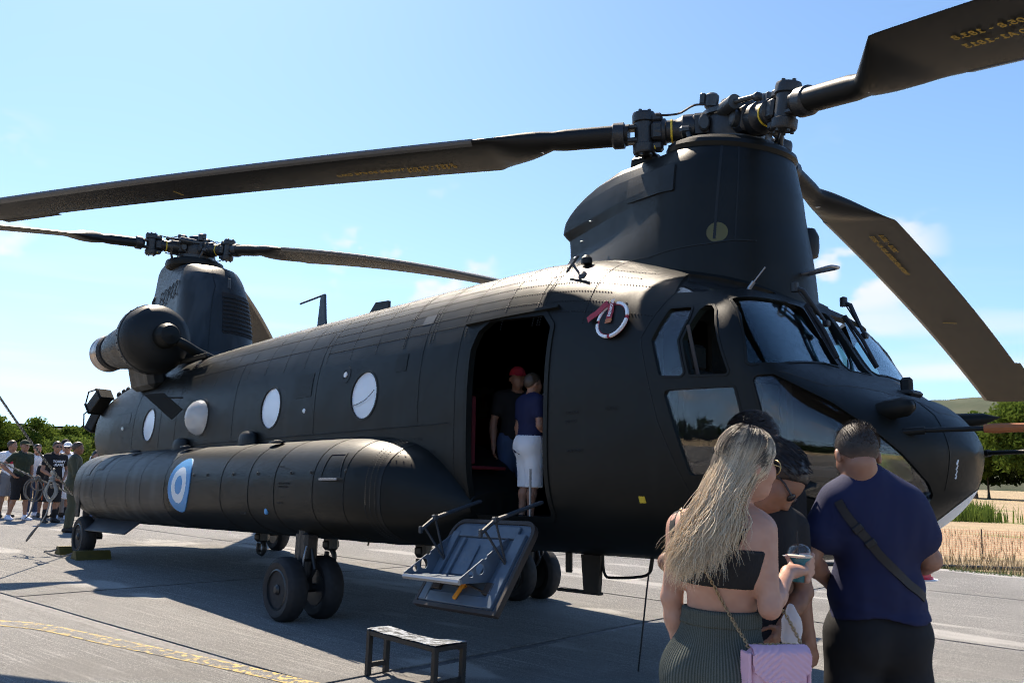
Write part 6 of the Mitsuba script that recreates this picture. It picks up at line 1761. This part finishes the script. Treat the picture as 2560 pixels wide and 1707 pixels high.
wrinkle(tf, .03, np.array([22, 22, 12]), 3)
add('cloth', moved(tf.mesh(), frame((2.50, -3.33, 1.075), R3, D3)), 'tote_pale', parent=tb_, smooth=True)

M2 = thing('person', 'tall dark-haired man with sunglasses standing behind the two women', 'person')
p3_ = Person((2.03, -2.84), R3 * .85 + D3 * .5, s=1.075, head_yaw=0)
at3, _ = person(p3_, M2, .010, skin_='tan', top='cloth_black', bottom='cloth_black', bottom_to=.10, shoes='shoe_black', hair='hair_dark', glasses=True, wr=.006)
hsp = []
for i in range(900):
    th = hr.uniform(1.0, 2 * PI - 1.0); ph = math.asin(hr.uniform(-.1, 1))
    d0 = np.array([math.cos(ph) * math.cos(th) * .107, math.cos(ph) * math.sin(th) * .088, math.sin(ph) * .108])
    pts = [(p3_.M @ np.r_[at3(d0[0] * k - .008 - .05 * j, d0[1] * k, d0[2] * k + .018 - .012 * j * j), 1])[:3] for j, k in ((0, 1.08), (.4, 1.10), (.8, 1.09))]
    hsp.append(tube(pts, [.0016, .0016, .0005], 3, caps=False))
add('hair_strands', cat(*hsp), 'hair_dark', parent=M2 + '__hair', smooth=True, kind='stuff')

# ------------------------------------------------------------------ bench, chocks, ropes, hose
BENCH = ((-1.712, -2.412), (-.874, -2.383), (-1.734, -2.197), (-.916, -2.058))
ROPE1, ROPE2 = (-7.594, -4.716, 3.459), (-13.061, -8.834, 4.40)
KN1, KN2 = .19, .045
bc = thing('bench', 'low black metal bench with worn sagging top in the foreground', 'bench')
BT = .345
c00, c10, c01, c11 = (np.array(q) for q in BENCH)
nu_, nv_ = 24, 8
uu, vv_ = np.meshgrid(np.linspace(0, 1, nu_), np.linspace(0, 1, nv_), indexing='ij')
ptop = (c00 * (1 - uu[..., None]) + c10 * uu[..., None]) * (1 - vv_[..., None]) + (c01 * (1 - uu[..., None]) + c11 * uu[..., None]) * vv_[..., None]
z_ = BT - .030 * np.sin(uu * PI) ** 1.3 * (.15 + .85 * vv_) + .002 * np.sin(uu * 19 + vv_ * 5)
P_ = np.concatenate([ptop, z_[..., None]], -1)
num = np.arange(nu_ * nv_).reshape(nu_, nv_); q = np.stack([num[:-1, :-1], num[1:, :-1], num[1:, 1:], num[:-1, 1:]], -1).reshape(-1, 4)
ft = np.vstack([q[:, [0, 1, 2]], q[:, [0, 2, 3]]]); V_ = P_.reshape(-1, 3)
add('seat', trimesh.Trimesh(np.vstack([V_, V_ - [0, 0, .006]]), np.vstack([ft, ft[:, ::-1] + len(V_)]), process=False), 'bench_top', parent=bc, smooth=True)
cs = [np.r_[c, 0] for c in (c00, c10, c01, c11)]; mid = sum(cs) / 4
ex = unit(cs[1] - cs[0]); ey = unit(cs[2] - cs[0])
corner = [c + s1 * ex * .02 + s2 * ey * .02 for c, (s1, s2) in zip(cs, ((1, 1), (-1, 1), (1, -1), (-1, -1)))]
for c in corner:
    add('leg', moved(rbox(.04, .04, BT - .012, .003), frame(c + [0, 0, (BT - .012) / 2], ex, ey)), 'bench_metal', parent=bc)
for a_, b_, z in ((0, 1, BT - .03), (2, 3, BT - .05), (0, 2, BT - .03), (1, 3, BT - .03), (0, 2, .075), (1, 3, .075)):
    pa, pb = corner[a_], corner[b_]; L = np.linalg.norm(pb - pa) - .042; d_ = unit(pb - pa)
    add('rail', moved(rbox(L, .035, .035, .003), frame((pa + pb) / 2 + [0, 0, z], d_, np.cross([0, 0, 1], d_))), 'bench_metal', parent=bc)

for k, x in enumerate((-11.52, -10.66)):
    ch = thing('wheel_chock', 'yellow chock behind the rear wheel' if k == 0 else 'yellow chock in front of the rear wheel', 'chock')
    g = Polygon([(-.15, 0), (.15, 0), (.06, .13), (-.06, .13)])
    m = moved(trimesh.creation.extrude_polygon(g, .52, engine='earcut'), frame((x, -1.42, .0), (1, 0, 0), (0, 0, 1)))
    add('block', m, 'chock_yellow', parent=ch)
    add('rope_handle', tube(spline([(x, -1.9, .10), (x - .15, -2.0, .04), (x - .4, -2.02, .02), (x - .55, -1.96, .015)] if k == 0 else [(x - .1, -1.92, .09), (x - .35, -2.02, .02), (x - .7, -2.05, .015), (x - 1.2, -2.0, .015)], 20), .014, 6), 'rope_dark', parent=ch)


def twisted(path, r, n=None, bs='rope_pale'):
    """two-strand rope along a path"""
    s_ = np.r_[0, np.cumsum(np.linalg.norm(np.diff(path, axis=0), axis=1))]; n = n or int(s_[-1] / .05)
    C = PchipInterpolator(s_, path)(np.linspace(0, s_[-1], n)); Tn = np.gradient(C, axis=0); Tn /= np.linalg.norm(Tn, axis=1, keepdims=True)
    a_ = np.cross(Tn, [0, 0, 1.0]); a_ /= np.linalg.norm(a_, axis=1, keepdims=True) + 1e-9; b_ = np.cross(Tn, a_)
    ph = np.linspace(0, s_[-1] / .09 * 2 * PI, n)
    return [tube(C + r * .55 * (np.cos(ph + o)[:, None] * a_ + np.sin(ph + o)[:, None] * b_), r * .62, 5) for o in (0, PI)]


TIE = np.array([-11.95, -1.66, .93])
for k, (tip, sag, lab) in enumerate(((ROPE1, .12, 'taut pale tie-down rope rising steeply from the pod to a rotor blade'), (ROPE2, .06, 'slacker pale tie-down rope running low past the onlookers'))):
    tip = np.array(tip); u = np.linspace(0, 1, 60)
    L = TIE + (tip - TIE) * u[:, None]; L[:, 2] -= sag * 4 * u * (1 - u)
    rp = thing('tie_down_rope', lab, 'rope')
    A_, B_ = twisted(L, .017, 320)
    add('strand', A_, 'rope_pale', parent=rp, smooth=True); add('strand', B_, 'rope_dark', parent=rp, smooth=True)
    def on(t): return np.array([np.interp(t, u, L[:, i]) for i in range(3)])
    if k == 0:
        K = on(KN1)
        add('knot', cat(*[moved(trimesh.creation.torus(.03, .016, 14, 8), tr(K + [0, 0, -.02 * j]) @ rot([1, .3 * j, 0], 70 + 30 * j)) for j in range(3)]), 'rope_pale', parent=rp, smooth=True)
        cl = []
        for j in range(9):
            w_ = .05 + .028 * ((j * 7) % 5) / 4; dz = .44 + .05 * ((j * 3) % 4) / 3; o = np.array([.02 * math.sin(j), .02 * math.cos(j * 2), 0]); e = D3 * .015 * (j - 4) / 4
            cl.append(tube(spline([K + [0, 0, -.06], K + e + R3 * w_ * .45 + [0, 0, -.16], K + e + R3 * w_ * 1.35 + [0, 0, -dz * .72], K + e + [0, 0, -dz], K + e - R3 * w_ * 1.35 + [0, 0, -dz * .72], K + e - R3 * w_ * .45 + [0, 0, -.16], K + [0, 0, -.07]], 26), .0085, 5))
        add('coil', cat(*cl), 'rope_pale', parent=rp, smooth=True, kind='stuff')
        add('coil_wrap', cat(*[moved(trimesh.creation.torus(.038, .012, 14, 6), tr(K + [0, 0, -.10 - .022 * j]) @ rot([1, 0, 0], 8 * (-1) ** j)) for j in range(4)]), 'rope_pale', parent=rp, smooth=True, kind='stuff')
        add('rope_tail', tube(spline([K + [0, 0, -.46], K - R3 * .02 + [0, 0, -.62], K - R3 * .10 + [0, 0, -.80], K - R3 * .16 + [0, 0, -.88]], 16), .011, 6), 'rope_pale', parent=rp, smooth=True)
        add('frayed_end', tube(spline([K - R3 * .14 + [0, 0, -.86], K - R3 * .24 + [0, 0, -1.0], K - R3 * .30 + [0, 0, -1.10]], 10), np.interp(np.linspace(0, 1, 10), [0, .6, 1], [.014, .024, .014]), 7), 'rope_dark', parent=rp, smooth=True)
    else:
        for t_, n_ in ((KN2, 3), (KN2 + .035, 2)):
            K = on(t_)
            add('knot', cat(*[moved(trimesh.creation.torus(.035, .017, 14, 8), tr(K + R3 * .03 * j) @ rot([1, .4 * j, .2], 60 + 40 * j)) for j in range(n_)]), 'rope_dark', parent=rp, smooth=True)
        K = on(KN2 + .03)
        lp = []
        for j, (w_, h_) in enumerate(((.11, .18), (.14, .36), (.12, .33))):
            lp.append(tube([K - R3 * .06 * j + R3 * w_ * math.sin(g) * 1.0 + np.array([0, 0, -h_ / 2 + h_ / 2 * math.cos(g)]) + D3 * .01 * j for g in np.linspace(0, 2 * PI, 26)], .011, 6))
        add('loop', cat(*lp), 'rope_dark', parent=rp, smooth=True, kind='stuff')
        add('rope_tail', tube(spline([K + [0, 0, -.05], K - R3 * .04 + [0, 0, -.35], K - R3 * .10 + [0, 0, -.58], K - R3 * .16 + [0, 0, -.64]], 18), .012, 6), 'rope_dark', parent=rp, smooth=True)

hz = thing('hose', 'black hose lying along the edge of the concrete apron', 'hose')
add('pipe', tube(spline([(-6.2, 7.8, .035), (-5.34, 9.23, .035), (-4.0, 11.4, .035), (-2.57, 13.92, .0), (-.6, 17.3, -.02), (3, 23.5, -.02)], 60), .042, 8), 'hose_black', parent=hz, smooth=True)

# ------------------------------------------------------------------ field: fence net, grass, reeds
fn = thing('mesh_fence', 'low orange plastic mesh fence on thin posts across the dry field', 'fence')
fd = np.array([.508, .861, 0]); f0 = np.array([-4.26, 16.28, -.06]) - fd * 6.0; FL, FH = 40.0, .66
st_, qd = [], []


def quad(a, b, c, d):
    n = len(st_); st_.extend([a, b, c, d]); qd.append([n, n + 1, n + 2, n + 3])


for i in range(int(FL / .08)):
    a = f0 + fd * (i * .08) + [0, 0, .06 + .02 * math.sin(i * .03)]; quad(a, a + fd * .007, a + fd * .007 + [0, 0, FH - .06], a + [0, 0, FH - .06])
for j in range(13):
    z = .06 + j * (FH - .06) / 12
    for i in range(80):
        a = f0 + fd * i * FL / 80 + [0, 0, z + .02 * math.sin(i * .9 * .25)]; b = f0 + fd * (i + 1) * FL / 80 + [0, 0, z + .02 * math.sin((i + 1) * .9 * .25)]; quad(a, b, b + [0, 0, .008], a + [0, 0, .008])
qd = np.array(qd); v_ = np.array(st_); nrm = np.cross(fd, [0, 0, 1]) * .003
fq = np.vstack([qd[:, [0, 1, 2]], qd[:, [0, 2, 3]]])
add('net', trimesh.Trimesh(np.vstack([v_ + nrm, v_ - nrm]), np.vstack([fq, fq[:, ::-1] + len(v_)]), process=False), 'net_orange', parent=fn, smooth=False, kind='stuff')
for i in range(9):
    a = f0 + fd * (6.0 + (i - 1) * 5.0); add('post', cyl_between(a, a + np.array([.02, -.06, FH + .05]), .014, 8), 'wood_post', parent=fn)


def blades(n, pos, hgt, lean, w, seed):
    r = np.random.default_rng(seed); P0 = pos(r, n); h = hgt(r, n); a = r.uniform(0, 2 * PI, n); l = lean * r.random(n) * h
    d = np.stack([np.cos(a), np.sin(a), a * 0], 1); s = np.stack([-np.sin(a), np.cos(a), a * 0], 1) * (w * (.6 + .8 * r.random(n)))[:, None]
    m = P0 + d * (l * .35)[:, None] + np.c_[h * 0, h * 0, h * .6]; t = P0 + d * l[:, None] + np.c_[h * 0, h * 0, h]
    V = np.stack([P0 - s, P0 + s, m + s * .7, m - s * .7, t], 1).reshape(-1, 3); k = np.arange(n)[:, None] * 5
    F = np.vstack([k + [0, 1, 2], k + [0, 2, 3], k + [3, 2, 4]])
    return trimesh.Trimesh(V, F, process=False)


edge = lambda u0, u1, v0, v1: (lambda r, n: uv8(r.uniform(u0, u1, n)[:, None], (v0 + (v1 - v0) * r.random(n) ** 1.6)[:, None], 0) * 1.0 + np.array([0, 0, -.06]))
tag(add('dry_grass', cat(blades(9000, edge(-6, 16, 12.5, 15.5), lambda r, n: .08 + .22 * r.random(n), .9, .006, 1), blades(5000, edge(-8, 22, 15, 30), lambda r, n: .08 + .25 * r.random(n), .9, .010, 2), blades(6000, lambda r, n: np.c_[r.uniform(-40, -29.8, n), r.uniform(-6, 14, n), np.full(n, -.06)], lambda r, n: .08 + .22 * r.random(n), .9, .012, 5)), 'grass_dry', smooth=False), 'dry straw grass along the edge of the apron', 'grass', kind='stuff')
tag(add('green_weeds', cat(blades(1600, edge(-2.2, 9, 12.40, 12.75), lambda r, n: .04 + .12 * r.random(n), 1.1, .007, 3), blades(500, lambda r, n: uv8(r.uniform(-1.5, 1.2, n)[:, None], r.normal(12.15, .05, n)[:, None], 0), lambda r, n: .02 + .05 * r.random(n), 1.3, .006, 4)), 'grass_green', smooth=False), 'low green weeds at the apron edge', 'weeds', kind='stuff')
tag(add('reed_bush', blades(900, lambda r, n: np.c_[r.normal(-15.2, 1.0, n), r.normal(42.3, 1.1, n), np.full(n, -.06)], lambda r, n: .45 + .75 * r.random(n) ** 1.2, .45, .035, 6), 'leaf_bright', smooth=False), 'clump of bright green reeds in the dry field', 'bush')

# ------------------------------------------------------------------ trees


def leaf_cloud(r, centres, radii, per, size, up=.35):
    n = len(centres) * per; i = np.repeat(np.arange(len(centres)), per)
    d = r.normal(size=(n, 3)); d /= np.linalg.norm(d, axis=1, keepdims=True); rad = radii[i] * (r.random(n) ** .45)
    c = centres[i] + d * rad[:, None] * [1, 1, .72]
    a = r.normal(size=(n, 3)); a[:, 2] += up; a /= np.linalg.norm(a, axis=1, keepdims=True)
    b = np.cross(a, r.normal(size=(n, 3))); b /= np.linalg.norm(b, axis=1, keepdims=True); s = size * (.6 + .8 * r.random(n))[:, None]
    V = np.stack([c - a * s, c + b * s * .42, c + a * s, c - b * s * .42], 1).reshape(-1, 3); k = np.arange(n)[:, None] * 4
    return trimesh.Trimesh(V, np.vstack([k + [0, 1, 2], k + [0, 2, 3]]), process=False)


def tree(name, label, x, y, H_, W_, base, leaf, seed, group, cl=70, per=70, size=.34, catg='tree'):
    r = np.random.default_rng(seed); t = thing(name, label, catg, group)
    lean = r.normal(0, .25, 2)
    tp = np.array([x + lean[0], y + lean[1], H_ * .72])
    trunk = [tube(spline([(x, y, -.1), (x + lean[0] * .3, y + lean[1] * .3, H_ * .3), tp], 10), np.interp(np.linspace(0, 1, 10), [0, .1, 1], [.022 * H_ + .05, .016 * H_, .004 * H_]), 7)]
    for k in range(7):
        z0 = H_ * r.uniform(.25, .65); a = r.uniform(0, 2 * PI); b0 = np.array([x + lean[0] * z0 / H_, y + lean[1] * z0 / H_, z0])
        trunk.append(tube(spline([b0, b0 + [math.cos(a) * W_ * .3, math.sin(a) * W_ * .3, H_ * .10], b0 + [math.cos(a) * W_ * .75, math.sin(a) * W_ * .75, H_ * .16]], 7), np.linspace(.008 * H_, .002 * H_, 7), 5))
    add('trunk', cat(*trunk), 'bark', parent=t, smooth=True)
    # clumps over an uneven ellipsoid
    d = r.normal(size=(cl, 3)); d /= np.linalg.norm(d, axis=1, keepdims=True); q = r.random(cl) ** .4
    hc = (H_ + base) / 2; hh = (H_ - base) / 2
    C = np.c_[x + d[:, 0] * q * W_ * (.75 + .35 * r.random(cl)), y + d[:, 1] * q * W_ * (.75 + .35 * r.random(cl)), hc + d[:, 2] * q * hh * .92]
    C[:, 2] = np.maximum(C[:, 2], base)
    rr = W_ * r.uniform(.20, .40, cl)
    C[:, 2] = np.minimum(C[:, 2], H_ - rr * .6)
    add('crown', leaf_cloud(r, C, rr, per, size), leaf, parent=t, smooth=False)


right = [(-56, 151, 14.6, 5.2, 3.0, 'leaf_pine'), (-46.5, 146, 16.6, 6.0, 3.2, 'leaf_pine'), (-62, 158, 12.6, 4.6, 2.6, 'leaf_pine'), (-51, 160, 14.4, 5.0, 3.0, 'leaf_grey'), (-38, 141, 15.5, 5.5, 3.0, 'leaf_pine'), (-69, 165, 12.5, 4.8, 2.6, 'leaf_grey'), (-77, 172, 12.0, 4.8, 2.4, 'leaf_pine'), (-31, 136, 14.0, 5.2, 2.8, 'leaf_grey')]
GR = 'pines along the far edge of the dry field'
names_ = {0: 'bright green pine left of the tallest pine, behind the blade tip', 1: 'tallest pine, at the right edge of the field'}
for k, (x, y, H_, W_, b, lf) in enumerate(right):
    tree('pine_tree', names_.get(k, 'green pine in the row across the dry field'), x, y, H_, W_, b, lf, 40 + k, GR if k > 1 else None, cl=95, per=95, size=.40)
for k in range(10):
    tree('pine_tree', 'green pine in the row across the dry field', -30 - 7.5 * k + (k % 3), 150 + 3.6 * k + 4 * (k % 2), 10.5 + (k * 5) % 3, 4.8, 2.2, 'leaf_dark', 80 + k, GR, cl=50, per=60, size=.55)
left = [(-102, 16.2, 5.6, 2.6, .5, 'leaf_pine'), (-106, 21.4, 5.7, 2.9, .5, 'leaf_pine'), (-93, 21.0, 3.6, 2.3, .2, 'leaf_bright'), (-104, 12.0, 5.9, 2.8, .4, 'leaf_dark'), (-107, 18.9, 4.9, 2.4, .4, 'leaf_grey'), (-108, 24.6, 5.0, 2.6, .4, 'leaf_pine'), (-110, 28, 5.2, 2.7, .4, 'leaf_pine'), (-101, 8.2, 5.4, 2.7, .4, 'leaf_pine')]
GL = 'bushy trees behind the onlookers'
nl = {2: 'low bright green bush just left of the helicopter tail', 3: 'dark tree at the left edge of the picture'}
for k, (x, y, H_, W_, b, lf) in enumerate(left):
    tree('bushy_tree', nl.get(k, 'dense green bushy tree behind the onlookers'), x, y, H_, W_, b, lf, 140 + k, None if k in nl else GL, cl=80, per=90, size=.20)
for k in range(12):
    tree('bushy_tree', 'dense green bushy tree behind the onlookers', -118 + (k % 3) * 2, -4 + k * 4.2, 4.6 + (k * 7) % 3 * .4, 3.2, .3, 'leaf_dark', 170 + k, GL, cl=40, per=50, size=.35)

r_ = np.random.default_rng(77); C_ = []  # unseen tree belt, added to block horizon glow in the cockpit glass
for k in range(70):
    a_ = math.radians(-175 + k * 2.15); d_ = 85 + 14 * r_.random(); h_ = 5 + 3.5 * r_.random()
    for j in range(10):
        C_.append([CAM[0] + d_ * math.cos(a_) + r_.normal(0, 1.6), CAM[1] + d_ * math.sin(a_) + r_.normal(0, 1.6), 1.2 + (h_ - 1.5) * r_.random()])
C_ = np.array(C_)
tag(add('tree_line', leaf_cloud(r_, C_, np.full(len(C_), 2.3), 40, .75), 'leaf_dark', smooth=False), 'added dark tree belt out of view that dims the glass reflections', 'trees', kind='stuff')

# ------------------------------------------------------------------ hills


def ridge(name, a0, a1, d0, d1, heights, seed, label):
    na, nd_ = 110, 10
    A = np.radians(np.linspace(a0, a1, na)); Dd = np.linspace(d0, d1, nd_); hh = np.interp(np.linspace(0, 1, na), np.linspace(0, 1, len(heights)), heights)
    V = []
    for j, d_ in enumerate(Dd):
        prof = math.sin(PI * min(1, (j + .0) / (nd_ - 3)) / 2) if j <= nd_ - 3 else 1 - .4 * (j - nd_ + 3)
        x, y = CAM[0] + d_ * np.cos(A), CAM[1] + d_ * np.sin(A)
        nz = meshkit.fbm(np.stack([x / 260, y / 260, x * 0], -1), 5, seed)
        V.append(np.stack([x, y, -2 + hh * prof * (.72 + .5 * nz)], 1))
    V = np.array(V); num = np.arange(na * nd_).reshape(nd_, na); q = np.stack([num[:-1, :-1], num[:-1, 1:], num[1:, 1:], num[1:, :-1]], -1).reshape(-1, 4)
    tag(add(name, trimesh.Trimesh(V.reshape(-1, 3), np.vstack([q[:, [0, 2, 1]], q[:, [0, 3, 2]]]), process=False), 'hill', smooth=True), label, kind='structure')


ridge('hills', 60, 135, 1700, 2900, [330, 300, 285, 262, 250, 225, 180, 140], 5, 'distant wooded hills beyond the field')
ridge('hills', 135, 215, 2600, 4000, [140, 120, 100, 105, 125, 115, 110], 9, 'low far hills on the horizon')
